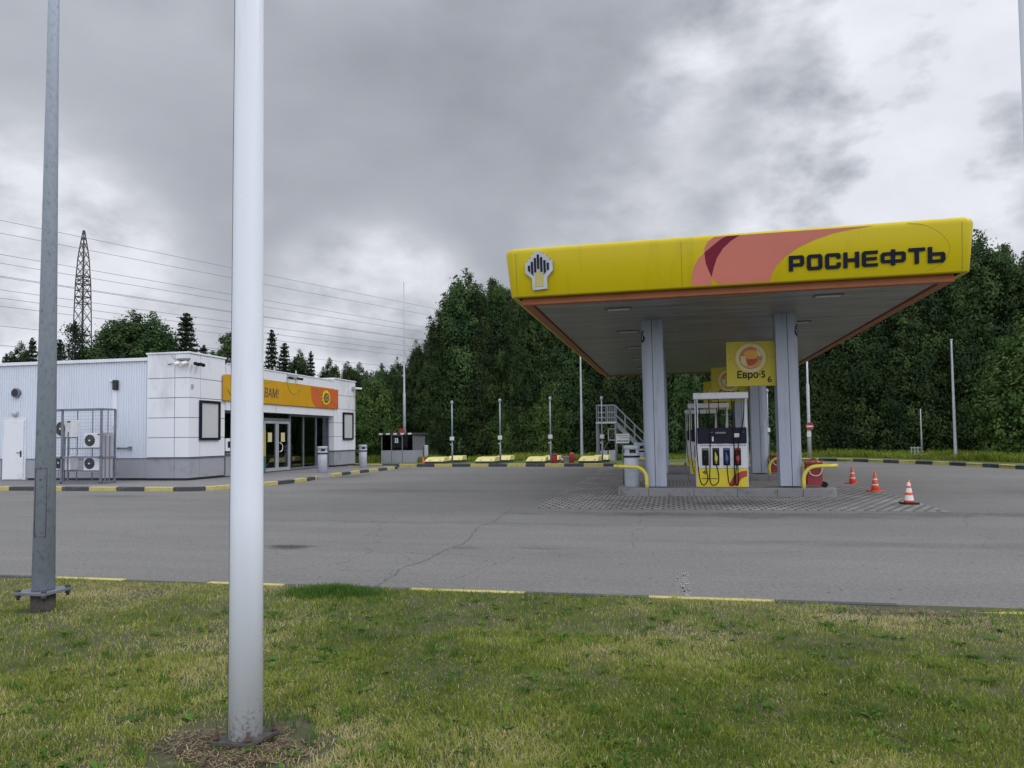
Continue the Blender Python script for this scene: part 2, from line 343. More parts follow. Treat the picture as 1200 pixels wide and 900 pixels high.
def fast_mesh(name, V, F, mats, tone=None, parent=None, link=True):   # V (n,3), F (m,k) same vertex count per face
    me = bpy.data.meshes.new(name); n = len(V); m, k = F.shape
    me.vertices.add(n); me.vertices.foreach_set('co', V.astype(np.float32).ravel())
    me.loops.add(m * k); me.loops.foreach_set('vertex_index', F.astype(np.int32).ravel())
    me.polygons.add(m); me.polygons.foreach_set('loop_start', np.arange(0, m * k, k, dtype=np.int32))
    me.update(calc_edges=True)
    if tone is not None:
        a = me.attributes.new('tone', 'FLOAT', 'POINT'); a.data.foreach_set('value', tone.astype(np.float32))
    for q in mats: me.materials.append(M[q])
    o = bpy.data.objects.new(name, me)
    if link: col.objects.link(o)
    if parent is not None: o.parent = parent
    return o

# ------------------------------------------------------------ ground
def asphalt_mat():
    m = bpy.data.materials.new('asphalt'); m.use_nodes = True; nt = m.node_tree; b = nt.nodes['Principled BSDF']; Ln = nt.links.new
    t = nt.nodes.new('ShaderNodeTexCoord')
    def noise(scale, det, sx=(1, 1, 1), rough=.6):
        mp = nt.nodes.new('ShaderNodeMapping'); Ln(t.outputs['Object'], mp.inputs[0]); mp.inputs['Scale'].default_value = sx
        n = nt.nodes.new('ShaderNodeTexNoise'); Ln(mp.outputs[0], n.inputs['Vector']); n.inputs['Scale'].default_value = scale; n.inputs['Detail'].default_value = det; n.inputs['Roughness'].default_value = rough
        return n.outputs[0]
    def ma(op, a, b=None):
        n = nt.nodes.new('ShaderNodeMath'); n.operation = op
        for i, x in enumerate((a, b)):
            if x is None: continue
            if isinstance(x, (int, float)): n.inputs[i].default_value = x
            else: Ln(x, n.inputs[i])
        return n.outputs[0]
    patch = noise(.25, 6, (.6, 1.2, 1)); lane = noise(.9, 5, (.12, 1.6, 1)); grit = ma('ADD', ma('MULTIPLY', noise(70, 3), .5), ma('MULTIPLY', noise(24, 4, rough=.8), .5)); fine = noise(12, 6, rough=.75); wide = noise(2.3, 7, (.5, 1.3, 1), .7)
    v = ma('ADD', .150, ma('MULTIPLY', ma('SUBTRACT', patch, .5), .09)); v = ma('ADD', v, ma('MULTIPLY', ma('SUBTRACT', lane, .5), .045))
    v = ma('ADD', v, ma('MULTIPLY', ma('SUBTRACT', grit, .5), .34)); v = ma('ADD', v, ma('MULTIPLY', ma('SUBTRACT', fine, .5), .09)); v = ma('ADD', v, ma('MULTIPLY', ma('SUBTRACT', wide, .5), .04))
    # oil and wear stains, plus canopy shade painted along the paving's front: x, y, half sizes, depth
    for x, y, sx, sy, am in [(-5.45, 10.0, .42, .28, .12), (-2.88, 10.27, .25, .18, .05), (-1.9, 10.35, .35, .12, .05), (1.4, 15.1, 4.4, .55, .07), (5.6, 15.6, 2.2, .4, .05), (-14.0, 25.5, 1., 1.2, .06),
                             (-12.9, 29, .8, 1.4, .08), (-15.5, 18.6, 1.6, .5, .06), (-8, 21, 3, 1.2, .035), (4.6, 11.3, 5, .35, .03), (-3.5, 13.2, 5, .3, .03), (9, 20, 1.2, 4, .03)]:
        mp = nt.nodes.new('ShaderNodeMapping'); Ln(t.outputs['Object'], mp.inputs[0]); mp.inputs['Scale'].default_value = (1 / sx, 1 / sy, 0)
        mp.inputs['Location'].default_value = (-x / sx, -y / sy, 0)
        ln = nt.nodes.new('ShaderNodeVectorMath'); ln.operation = 'LENGTH'; Ln(mp.outputs[0], ln.inputs[0])
        d = ma('ADD', ln.outputs['Value'], ma('MULTIPLY', ma('SUBTRACT', wide, .5), 2.2))
        mr = nt.nodes.new('ShaderNodeMapRange'); mr.interpolation_type = 'SMOOTHSTEP'; Ln(d, mr.inputs[0]); mr.inputs[1].default_value = 1.25; mr.inputs[2].default_value = .3; mr.inputs[3].default_value = 0; mr.inputs[4].default_value = am * .75
        v = ma('SUBTRACT', v, mr.outputs[0])
    # dark pebbles and specks
    vo = nt.nodes.new('ShaderNodeTexVoronoi'); vo.inputs['Scale'].default_value = 3.4; Ln(t.outputs['Object'], vo.inputs['Vector'])
    sp = nt.nodes.new('ShaderNodeMapRange'); Ln(vo.outputs['Distance'], sp.inputs[0]); sp.inputs[1].default_value = .05; sp.inputs[2].default_value = .075; sp.inputs[3].default_value = .35; sp.inputs[4].default_value = 1
    v = ma('MULTIPLY', v, sp.outputs[0])
    # hairline cracks
    vc = nt.nodes.new('ShaderNodeTexVoronoi'); vc.feature = 'DISTANCE_TO_EDGE'; vc.inputs['Scale'].default_value = .16
    mv = nt.nodes.new('ShaderNodeVectorMath'); mv.operation = 'ADD'; sv = nt.nodes.new('ShaderNodeVectorMath'); sv.operation = 'SCALE'; sv.inputs[3].default_value = 1.1
    nn = nt.nodes.new('ShaderNodeTexNoise'); nn.inputs['Scale'].default_value = 1.1; nn.inputs['Detail'].default_value = 6; Ln(t.outputs['Object'], nn.inputs['Vector'])
    Ln(nn.outputs['Color'], sv.inputs[0]); Ln(t.outputs['Object'], mv.inputs[0]); Ln(sv.outputs[0], mv.inputs[1]); Ln(mv.outputs[0], vc.inputs['Vector'])
    cr = nt.nodes.new('ShaderNodeMapRange'); Ln(vc.outputs['Distance'], cr.inputs[0]); cr.inputs[1].default_value = .0; cr.inputs[2].default_value = .0022; cr.inputs[3].default_value = .62; cr.inputs[4].default_value = 1
    v = ma('MULTIPLY', v, cr.outputs[0])
    cb = nt.nodes.new('ShaderNodeCombineColor'); Ln(v, cb.inputs[0]); Ln(ma('MULTIPLY', v, .985), cb.inputs[1]); Ln(ma('MULTIPLY', v, .955), cb.inputs[2]); Ln(cb.outputs[0], b.inputs['Base Color'])
    b.inputs['Roughness'].default_value = .88; b.inputs['Specular IOR Level'].default_value = .3
    bp = nt.nodes.new('ShaderNodeBump'); bp.inputs['Strength'].default_value = .35; bp.inputs['Distance'].default_value = .01
    Ln(ma('ADD', grit, ma('MULTIPLY', wide, 1.5)), bp.inputs['Height']); Ln(bp.outputs[0], b.inputs['Normal'])
    return m
M['asphalt'] = asphalt_mat()
def paver_mat():
    m = bpy.data.materials.new('pavers'); m.use_nodes = True; nt = m.node_tree; b = nt.nodes['Principled BSDF']; Ln = nt.links.new
    t = nt.nodes.new('ShaderNodeTexCoord'); br = nt.nodes.new('ShaderNodeTexBrick'); Ln(t.outputs['Object'], br.inputs['Vector'])
    br.inputs['Color1'].default_value = (.29, .28, .275, 1); br.inputs['Color2'].default_value = (.20, .195, .195, 1); br.inputs['Mortar'].default_value = (.05, .048, .046, 1)
    br.inputs['Scale'].default_value = 1; br.inputs['Mortar Size'].default_value = .03; br.inputs['Mortar Smooth'].default_value = .3; br.inputs['Brick Width'].default_value = .22; br.inputs['Row Height'].default_value = .24; br.inputs['Bias'].default_value = -.2
    n = nt.nodes.new('ShaderNodeTexNoise'); n.inputs['Scale'].default_value = .7; n.inputs['Detail'].default_value = 8; n.inputs['Roughness'].default_value = .7; Ln(t.outputs['Object'], n.inputs['Vector'])
    mr = nt.nodes.new('ShaderNodeMapRange'); Ln(n.outputs[0], mr.inputs[0]); mr.inputs[1].default_value = .3; mr.inputs[2].default_value = .7; mr.inputs[3].default_value = .55; mr.inputs[4].default_value = 1.2
    mp = nt.nodes.new('ShaderNodeMapping'); Ln(t.outputs['Object'], mp.inputs[0]); mp.inputs['Scale'].default_value = (1 / 3.2, 1 / 1.1, 0); mp.inputs['Location'].default_value = (-1.2 / 3.2, -17.6 / 1.1, 0)
    ln = nt.nodes.new('ShaderNodeVectorMath'); ln.operation = 'LENGTH'; Ln(mp.outputs[0], ln.inputs[0])
    ad = nt.nodes.new('ShaderNodeMath'); ad.operation = 'ADD'; Ln(ln.outputs['Value'], ad.inputs[0]); Ln(n.outputs[0], ad.inputs[1])
    oil_and_shade = nt.nodes.new('ShaderNodeMapRange'); Ln(ad.outputs[0], oil_and_shade.inputs[0]); oil_and_shade.inputs[1].default_value = .6; oil_and_shade.inputs[2].default_value = 1.7; oil_and_shade.inputs[3].default_value = .55; oil_and_shade.inputs[4].default_value = 1  # oily darkening and canopy shade, both put into the paver colour
    pr = nt.nodes.new('ShaderNodeMath'); pr.operation = 'MULTIPLY'; Ln(mr.outputs[0], pr.inputs[0]); Ln(oil_and_shade.outputs[0], pr.inputs[1])
    mu = nt.nodes.new('ShaderNodeVectorMath'); mu.operation = 'SCALE'; Ln(br.outputs['Color'], mu.inputs[0]); Ln(pr.outputs[0], mu.inputs[3]); Ln(mu.outputs[0], b.inputs['Base Color'])
    b.inputs['Roughness'].default_value = .85
    bp = nt.nodes.new('ShaderNodeBump'); bp.invert = True; bp.inputs['Strength'].default_value = .6; bp.inputs['Distance'].default_value = .02; Ln(br.outputs['Fac'], bp.inputs['Height']); Ln(bp.outputs[0], b.inputs['Normal'])
    return m
M['pavers'] = paver_mat()
M['lawn'] = mat('lawn', (.075, .105, .03), .95, var=.3, scale=1.2, bump=.9, bscale=9, dirt=(.10, .095, .045))
M['verge_soil'] = mat('verge_soil', (.055, .060, .025), .95, var=.3, scale=5, bump=.8, bscale=50, dirt=(.12, .10, .065))
def sheet(name, poly, z, m):
    mb = MB(); mb.add([(x, y, z) for x, y in poly], [list(range(len(poly)))]); o = mb.build(name, m); tag(o, kind='structure'); return o
sheet('ground', [(-1500, -1500), (1500, -1500), (1500, 1500), (-1500, 1500)], -.05, 'lawn')
sheet('asphalt_yard', [(-90, 7.4), (2.5, 7.4), (2.62, 7.27), (90, 7.27), (90, 60), (-90, 60)], 0, 'asphalt')
sheet('block_paving', [(-2.95, 16.12), (5.25, 16.12), (5.65, 35.2), (-3.3, 35.6)], .004, 'pavers')
# foreground verge: a bumpy sheet
gx = np.linspace(-12, 12, 121); gy = np.linspace(-4, 7.4, 80); GX, GY = np.meshgrid(gx, gy)
def verge_z(x, y):
    e = np.clip((7.38 - y) / 1.2, 0, 1)
    return .004 + e * (.022 + .05 * (vnoise(x, y, 1.7, 3) - .3) + .03 * vnoise(x, y, .45, 4))
GZ = verge_z(GX, GY); V = np.stack([GX.ravel(), GY.ravel(), GZ.ravel()], 1)
idx = np.arange(121 * 80).reshape(80, 121); F = np.stack([idx[:-1, :-1].ravel(), idx[:-1, 1:].ravel(), idx[1:, 1:].ravel(), idx[1:, :-1].ravel()], 1)
vg = fast_mesh('grass_verge', V, F, ['verge_soil']); tag(vg, kind='structure')
# far lawn
FK = [(-60, 39.6), (-22, 39.6), (-17.6, 39.5), (-16.4, 38.6), (-11.4, 38.3), (-3.7, 38.1), (1.2, 38.6), (4.2, 41.2), (6.2, 43.9), (8.1, 44.6), (9.6, 43.2), (11.0, 40.9), (12.3, 38.6), (13.2, 36.2), (13.8, 33.8), (14.2, 30.5), (14.4, 26), (14.4, 12)]
sheet('far_lawn', FK + [(14.4, 9), (200, 9), (200, 260), (-200, 260), (-200, 39.6)], .12, 'lawn')
def resample(P, step):
    P = [Vector((x, y, 0)) for x, y in P]; out = [P[0].copy()]; need = step
    for a, b in zip(P[:-1], P[1:]):
        L = (b - a).length; t = need
        while t <= L: out.append(a.lerp(b, t / L)); t += step
        need = t - L
    return out
def kerb(name, poly, z0, z1, wd, step, mats, side=1, smoothn=5, pat=(0, 1)):
    P = [Vector((x, y, 0)) for x, y in poly]
    if smoothn and len(P) > 2: P = spline(P, smoothn)
    pts = resample([(p.x, p.y) for p in P], step / 4); mb = MB(); n = len(pts)
    nr = []
    for i in range(n):
        d = (pts[min(i + 1, n - 1)] - pts[max(i - 1, 0)]).normalized(); nr.append(Vector((-d.y, d.x, 0)) * side)
    for i in range(n - 1):
        seg = i // 4; last = i % 4 == 3; a, b = pts[i], pts[i + 1]
        if last: b = a.lerp(b, .96)
        q = [a, b, b + nr[i + 1] * wd, a + nr[i] * wd]; e = .015
        top = [a + nr[i] * e, b + nr[i + 1] * e, q[2], q[3]]
        v = [(p.x, p.y, z0) for p in q] + [(q[0].x, q[0].y, z1 - e), (q[1].x, q[1].y, z1 - e)] + [(p.x, p.y, z1) for p in top]
        mb.add(v, [(0, 1, 5, 4), (4, 5, 7, 6), (6, 7, 8, 9), (2, 3, 9, 8), (0, 4, 6, 9, 3), (1, 2, 8, 7, 5)], pat[seg % len(pat)])
    o = mb.build(name, mats); tag(o, kind='structure'); return o
kerb('far_kerb', FK[1:], -.02, .16, .16, 1.0, ['kerb_yellow', 'kerb_black'])
# walkway and kerb of the store
SK = [(x, 20.45) for x in range(-60, -15)] + [(-15.2, 20.45), (-14.5, 20.5), (-14.05, 20.8), (-13.83, 21.5), (-13.5, 22.6), (-13.2, 24.0), (-13.2, 25.5), (-13.45, 27.0)]
SK2 = [(-13.6, 28.6), (-13.7, 30.5), (-13.7, 32.5), (-13.6, 34.4), (-13.6, 35.8), (-13.8, 36.5), (-14.4, 36.9), (-15.4, 37.0), (-17, 37.0), (-20, 37.0), (-26, 37)]
kerb('store_kerb', SK, -.02, .13, .16, 1.0, ['kerb_yellow', 'kerb_black'], side=1, smoothn=4)
kerb('store_kerb', SK2, -.02, .13, .16, 1.0, ['kerb_yellow', 'kerb_black'], side=1, smoothn=4)
sheet('store_walkway', [(-60, 20.55), (-15.0, 20.6), (-14.25, 20.95), (-13.98, 21.55), (-13.64, 22.7), (-13.35, 24.0), (-13.35, 25.5), (-13.58, 27.0), (-14.3, 27.8), (-13.75, 28.6), (-13.84, 30.5), (-13.84, 32.5), (-13.75, 34.4), (-13.75, 35.7), (-13.95, 36.4), (-14.5, 36.75), (-60, 36.75)], .115, 'walk')
rp = MB(); rp.add([(-13.43, 27.0, .003), (-13.58, 28.6, .003), (-13.74, 28.6, .112), (-14.3, 27.8, .113), (-13.57, 27.0, .112)], [(0, 1, 2, 3, 4)]); tag(rp.build('ramp', 'walk'), kind='structure')
# near flush kerb, paint only here and there
for x0, x1, pat in [(-14, -6.9, (1, 0)), (-6.9, -6.0, (0,)), (-4.95, -4.05, (0,)), (-4.05, -2.65, (1,)), (-2.65, -1.45, (0,)), (-1.45, -.25, (1,)), (-.25, .9, (0,)), (.9, 1.95, (1,))]:
    kerb('verge_kerb', [(x0, 7.42), (x1, 7.42)], -.02, .014, .11, 1.0 if x0 < -10 else (x1 - x0) / 1.0001, ['kerb_yellow', 'kerb_black'], side=-1, smoothn=0, pat=pat)
kerb('verge_kerb', [(2.48, 7.12), (2.66, 7.28), (5.2, 7.28)], -.02, .02, .11, 2.6, ['kerb_yellow', 'kerb_black'], side=-1, smoothn=0, pat=(0,))
# crack and worn white mark
cp = spline([(-3.4, 15.9, 0), (-3.25, 13.6, 0), (-3.3, 12.6, 0), (-3.18, 11.83, 0), (-3.02, 10.7, 0), (-3.1, 9.9, 0), (-3.08, 9.3, 0), (-3.17, 8.6, 0), (-3.1, 8.08, 0), (-3.07, 7.45, 0)], 9)
v = []; f = []
for i, p in enumerate(cp):
    j = random.uniform(-.022, .022); wd = random.uniform(.002, .007)
    v += [(p.x + j - wd, p.y, .004), (p.x + j + wd, p.y, .004)]
    if i: f.append((2 * i - 2, 2 * i - 1, 2 * i + 1, 2 * i))
mb = MB(); mb.add(v, f); tag(mb.build('asphalt_crack', 'crack_dark'), kind='structure')
mb = MB()
for i in range(26):
    y = 7.5 + i * .048; x = .08 + random.uniform(-.02, .02)
    for k in range(3):
        a = x + random.uniform(-.05, .04); mb.box(a, y, .003, a + random.uniform(.008, .03), y + random.uniform(.01, .035), .005)
tag(mb.build('road_marking', 'white_mark'), kind='structure')

# ------------------------------------------------------------ grass of the verge
def blades(name, X, Y, Z, H, Wd, tone, mat_, lean=.5):
    n = len(X); a = rng.random(n) * 2 * np.pi; dx, dy = np.cos(a), np.sin(a); la = rng.random(n) * 2 * np.pi; lr = H * lean * (.3 + rng.random(n))
    lx, ly = np.cos(la) * lr, np.sin(la) * lr
    V = np.zeros((n, 5, 3)); V[:, 0] = np.stack([X - dx * Wd, Y - dy * Wd, Z], 1); V[:, 1] = np.stack([X + dx * Wd, Y + dy * Wd, Z], 1)
    mx_, my_, mz = X + lx * .35, Y + ly * .35, Z + H * .6
    V[:, 2] = np.stack([mx_ + dx * Wd * .75, my_ + dy * Wd * .75, mz], 1); V[:, 3] = np.stack([mx_ - dx * Wd * .75, my_ - dy * Wd * .75, mz], 1)
    V[:, 4] = np.stack([X + lx, Y + ly, Z + H * np.sqrt(np.clip(1 - (lr / H) ** 2 * .5, .2, 1))], 1)
    b = np.arange(n)[:, None] * 5
    F = np.concatenate([np.stack([b + 0, b + 1, b + 2], 2)[:, 0], np.stack([b + 0, b + 2, b + 3], 2)[:, 0], np.stack([b + 3, b + 2, b + 4], 2)[:, 0]])
    return fast_mesh(name, V.reshape(-1, 3), F, [mat_], np.repeat(tone, 5))
nb = 420000
az = R(-12) + (rng.random(nb) - .5) * R(78); dd = np.sqrt(2.6 ** 2 + rng.random(nb) * (10.2 ** 2 - 2.6 ** 2)); dd = np.where(rng.random(nb) < .35, 2.6 + rng.random(nb) * 3.2, dd)
X = dd * np.sin(az); Y = dd * np.cos(az)
bare = vnoise(X, Y, .55, 11) * .6 + vnoise(X, Y, .18, 12) * .4
edge = 7.40 - .10 * vnoise(X, Y * 0, .6, 15) - .07 * vnoise(X, Y * 0, .11, 17) - .25 * np.exp(-((X - 1.9) / .7) ** 2) - .22 * np.exp(-((X + 5.4) / .8) ** 2)
dpole = np.hypot((X + 2.07), (Y - 3.40)); dl = np.hypot(X + 5.47, Y - 5.6)
keep = (Y < edge) & (rng.random(nb) < np.clip(1.55 - bare * 1.5, .22, 1)) & (dpole > .20 + .30 * vnoise(X, Y, .10, 16)) & (dl > .16)
keep &= ~((dpole < .45) & (rng.random(nb) < .55 + .3 * (dpole < .5)) & (Y < 3.62)); keep &= ~((np.hypot((X - 1.95) / .55, (Y - 6.95) / .2) < 1) & (rng.random(nb) < .85))
X, Y, bare = X[keep], Y[keep], bare[keep]; n = len(X)
patch = .5 * vnoise(X, Y, 1.1, 21) + .3 * vnoise(X, Y, .33, 22) + .2 * vnoise(X, Y, .12, 23)
tone = np.clip(.10 + 1.15 * (patch - .24) + .26 * (rng.random(n) - .5), 0, .78); straw = rng.random(n) < (.10 + 1.3 * np.clip(patch - .46, 0, 1)); tone[straw] = .8 + .2 * rng.random(straw.sum())
Hh = (.014 + .032 * rng.random(n)) * (.45 + .7 * vnoise(X, Y, .5, 25) + .8 * vnoise(X, Y, .13, 26) ** 2); Hh[straw] *= .75
g = blades('lawn_grass', X, Y, verge_z(X, Y), Hh, .0014 + .0016 * rng.random(n), tone, 'grass', .95)
tag(g, 'short mown grass, green mixed with dry straw, covering the verge in the foreground', 'grass', kind='stuff')
# tall lush clump by the kerb and sparse taller weeds
n = 4200; X = -3.28 + rng.normal(size=n) * .25; Y = 6.93 + rng.normal(size=n) * .14; r = np.hypot((X + 3.28) / .6, (Y - 6.93) / .35); q = (Y < 7.36) & (r < 1.3) & (vnoise(X, Y, .13, 91) > .25); X, Y, r = X[q], Y[q], r[q]; n = len(X)
g = blades('grass_clump', X, Y, verge_z(X, Y), (.045 + .085 * rng.random(n)) * (1.15 - .6 * r), .0022 + .002 * rng.random(n), rng.random(n), 'lush', .55)
tag(g, 'darker, taller lush grass clump at the kerb right of the white pole', 'grass clump')
X = []; Y = []; HH = []; T = []
for k in range(230):
    aa = R(-12) + random.uniform(-.62, .62); d = random.uniform(3, 7.6); cx, cy = d * math.sin(aa), d * math.cos(aa)
    if cy > 7.1: continue
    for j in range(random.randint(6, 18)): X.append(cx + random.gauss(0, .028)); Y.append(cy + random.gauss(0, .028)); HH.append(random.uniform(.04, .11)); T.append(random.random())
for j in range(16): X.append(-1.98 + random.gauss(0, .03) + .45); Y.append(4.15 + random.gauss(0, .03)); HH.append(random.uniform(.1, .18)); T.append(.3)
X, Y, HH, T = map(np.array, (X, Y, HH, T))
g = blades('grass_tufts', X, Y, verge_z(X, Y), HH, .0028 + 0 * X, T, 'lush', .6); tag(g, 'scattered taller green grass tufts standing above the mown verge', 'grass tufts', kind='stuff')
# broad-leaved rosettes
mb_v = []; mb_f = []; tn = []
for k in range(420):
    aa = R(-12) + random.uniform(-.62, .62); d = random.uniform(2.9, 7.2); cx, cy = d * math.sin(aa), d * math.cos(aa)
    if cy > 7: continue
    z0 = float(verge_z(np.array([cx]), np.array([cy]))[0]); t0 = random.random()
    for j in range(random.randint(4, 8)):
        a = random.uniform(0, 6.28); L = random.uniform(.02, .085); wd = L * .2; c, s_ = math.cos(a), math.sin(a); b = len(mb_v)
        for (u, q, h) in ((0, 0, .004), (.5, wd, .022), (1, 0, .026 * random.uniform(.4, 1.4)), (.5, -wd, .022)): mb_v.append((cx + c * u * L - s_ * q, cy + s_ * u * L + c * q, z0 + h)); tn.append(t0)
        mb_f.append((b, b + 1, b + 2, b + 3))
g = fast_mesh('weeds', np.array(mb_v), np.array(mb_f), ['lush'], np.array(tn)); tag(g, 'small broad-leaved weeds dotted flat through the mown grass', 'weeds', kind='stuff')
# dead straw and debris around the white pole and along the bare spots
def debris(name, cx, cy, rx, ry, n, label):
    n = int(n)
    a = rng.random(n) * 2 * np.pi; r = rng.random(n) ** .75 * (.7 + .45 * vnoise(a * 3, a * 0, 1., 77)); X = cx + np.cos(a) * r * rx; Y = cy + np.sin(a) * r * ry
    Z = verge_z(X, Y) + .004 + .018 * rng.random(n); L = .010 + .055 * rng.random(n) ** 2.5; t = rng.random(n) * 2 * np.pi; wd = .0007 + .0016 * rng.random(n)
    dx, dy = np.cos(t), np.sin(t); dz = (rng.random(n) - .5) * .02
    V = np.zeros((n, 4, 3)); V[:, 0] = np.stack([X - dy * wd, Y + dx * wd, Z], 1); V[:, 1] = np.stack([X + dy * wd, Y - dx * wd, Z], 1)
    V[:, 2] = np.stack([X + dx * L + dy * wd, Y + dy * L - dx * wd, Z + dz], 1); V[:, 3] = np.stack([X + dx * L - dy * wd, Y + dy * L + dx * wd, Z + dz], 1)
    F = (np.arange(n)[:, None] * 4 + np.arange(4)[None]); o = fast_mesh(name, V.reshape(-1, 3), F, ['litter'], np.repeat(rng.random(n) ** 1.6, 4)); tag(o, label, 'dry straw', kind='stuff'); return o
debris('dry_straw', -2.07, 3.34, .40, .26, 5000, 'brown dead grass and litter heaped around the foot of the white pole')
debris('dry_straw', 1.95, 6.95, .6, .2, 1200, 'pale dry straw on the bare patch by the kerb at right')
debris('dry_straw', -5.6, 6.9, 1.2, .3, 1500, 'dry straw on the bare ground behind the galvanised post')
sheet('bare_soil', [(-2.08 + .28 * math.cos(t / 14 * 6.283) * (1 + .15 * math.sin(3 * t)), 3.36 + .2 * math.sin(t / 14 * 6.283)) for t in range(14)], .050, 'soil')

n = 900; X = rng.uniform(-9, 6, n); Y = 7.46 + rng.random(n) ** 2.2 * 2.2; S = .003 + .009 * rng.random(n) ** 3
vv_ = []; ff_ = []
for x, y, s_ in zip(X, Y, S):
    b = len(vv_); a = random.random() * 6.28
    vv_ += [(x + s_ * 1.2 * math.cos(a + k * 2.09), y + s_ * 1.2 * math.sin(a + k * 2.09), .0005) for k in range(3)] + [(x, y, s_ * 1.3)]; ff_ += [(b, b + 1, b + 3), (b + 1, b + 2, b + 3), (b + 2, b, b + 3)]
g = fast_mesh('gravel', np.array(vv_), np.array(ff_), ['concrete']); tag(g, 'loose small stones scattered on the asphalt along the verge', 'gravel', kind='stuff')
# ------------------------------------------------------------ near posts
def oct_post(mb, c, prof, n=12, mi=0): mb.lathe([(r, z) for r, z in prof], n, c, mi)
t = thing('lamp_post', (-5.47, 5.70, 0), 'galvanised grey tapered post on a square bolted plate, at the left edge of the grass', 'post')
mb = MB(); mb.lathe([(.094, .255), (.050, 5.0), (.032, 8.6)], 12, (-5.47, 5.70)); mb.build('pole', 'galv', t)
mb = MB(); mb.box(-5.63, 5.54, .225, -5.31, 5.86, .25); mb.build('base_plate', 'steel', t, bevel=.003)
mb = MB(); mb.lathe([(.097, -.02), (.097, .225)], 16, (-5.47, 5.70)); mb.build('anchor_stub', 'old_steel', t)
for sx in (-1, 1):
    for sy in (-1, 1):
        mb = MB(); mb.lathe([(.012, .18), (.012, .275)], 8, (-5.47 + sx * .132, 5.70 + sy * .132)); mb.lathe([(.022, .251), (.022, .268)], 6, (-5.47 + sx * .132, 5.70 + sy * .132)); mb.lathe([(.022, .20), (.022, .224)], 6, (-5.47 + sx * .132, 5.70 + sy * .132)); mb.build('bolt', 'old_steel', t)
mb = MB()
ang = math.atan2(-5.7, 5.47) + .35
for k in range(5):
    pass
hx, hy = math.sin(R(12)), -math.cos(R(12))
def on_pole(u, z, off):   # u: tangential offset on the post surface facing the yard side
    rr = .094 - (z - .255) * .0093 + off; aa = R(-78) + math.asin(max(-1, min(1, u / rr))); return (-5.47 + rr * math.cos(aa + R(12)), 5.70 + rr * math.sin(aa + R(12)), z)
for (u0, z0, u1, z1) in ((-.055, .72, -.055, 1.32), (.04, .72, .04, 1.32), (-.055, .72, .04, .72), (-.055, 1.32, .04, 1.32)):
    mb.tube([on_pole(u0 + (u1 - u0) * q / 4, z0 + (z1 - z0) * q / 4, .000) for q in range(5)], .0022, 5)
mb.tube([on_pole(-.008, 1.22, -.002), on_pole(-.008, 1.22, .004)], .008, 8); mb.build('hatch', 'old_steel', t)
def flagpole(x, y, label):
    t = thing('flagpole', (x, y, 0), label, 'flagpole', 'white flagpoles on the verge')
    mb = MB(); mb.lathe([(.082, .094), (.0787, 1.2), (.0725, 3.0), (.0645, 5.5), (.043, 9.5)], 40, (0, 0)); mb.build('pole', 'pole_white', t, world=False)
    mb = MB(); aa = R(206)
    for z0, z1 in ((.09, 8.8),):
        pts = []
        for k in range(12):
            z = z0 + (z1 - z0) * k / 11; rr = .082 - (z - .094) * .0031 + .0004; pts.append((rr * math.cos(aa), rr * math.sin(aa), z))
        mb.tube(pts, .0026, 6)
    mb.build('rope_slot', 'groove', t, world=False)
    mb = MB(); d = R(38); pl = [(.17 * math.cos(d + k * math.pi / 2) * (.98 if k % 2 == 0 else .70), .17 * math.sin(d + k * math.pi / 2) * (.98 if k % 2 == 0 else .70)) for k in range(4)]
    mb.prism(pl, .072, .094); mb.build('base_plate', 'old_steel', t, bevel=.004, world=False)
    for k in range(4):
        f_ = .82; cx, cy = pl[k][0] * f_, pl[k][1] * f_
        mb = MB(); mb.lathe([(.008, .09), (.008, .140)], 8, (cx, cy)); mb.lathe([(.016, .0945), (.016, .113)], 6, (cx, cy)); mb.build('bolt', 'rust', t, world=False)
    return t
flagpole(-2.09, 3.42, 'thick white pole on a rusty bolted plate, standing whole in the foreground')
flagpole(1.405, 3.14, 'white pole whose upper edge shows only in the top right corner')

# ------------------------------------------------------------ canopy
cv = thing('station_canopy', (1.2, 27, 0), 'large yellow fuel station canopy with pink swoosh and dark lettering on paired columns', 'canopy')
X0, X1, Y0, Y1 = -3.38, 5.82, 16.25, 37.7
loop = rrect(X0, Y0, X1, Y1, .12, 5); nl = len(loop)
nrm = []
for i in range(nl):
    a = Vector(loop[i - 1]); b = Vector(loop[(i + 1) % nl]); d = (b - a).normalized(); nrm.append(Vector((d.y, -d.x)))
prof = [(-.10, 4.645), (.03, 4.645), (.045, 4.665), (.15, 5.58), (.148, 5.64), (.125, 5.69), (.06, 5.72), (-.4, 5.72)]
mb = MB()
for o_, z in prof:
    for i in range(nl): p = Vector(loop[i]) + nrm[i] * o_; mb.v.append((p.x, p.y, z))
for k in range(len(prof) - 1):
    for i in range(nl): j = (i + 1) % nl; mb.f.append([k * nl + i, k * nl + j, (k + 1) * nl + j, (k + 1) * nl + i]); mb.m.append(0); mb.sm.append(True)
fa = mb.build('fascia', 'fascia_yellow', cv)
mb = MB(); mb.box(X0 + .3, Y0 + .3, 5.60, X1 - .3, Y1 - .3, 5.66); mb.build('roof', 'steel', cv)
def fy(z): return Y0 - (.045 + .105 * (z - 4.665) / .915)
for x in (X0 + .11, .30, X1 - .11 - .02): MB().prism_yz([(fy(4.67) - .003, 4.67), (fy(5.6) - .003, 5.6), (fy(5.6) + .01, 5.6), (fy(4.67) + .01, 4.67)], x, x + .006).build('panel_seam', 'old_steel', cv)
def inlay(name, poly, m, d):
    vf = curve_mesh([poly], 0); mb = MB(); vs, fs = vf
    mb.add([(x, fy(z) - d, z) for x, z, _ in vs], fs); return mb.build(name, m, cv)
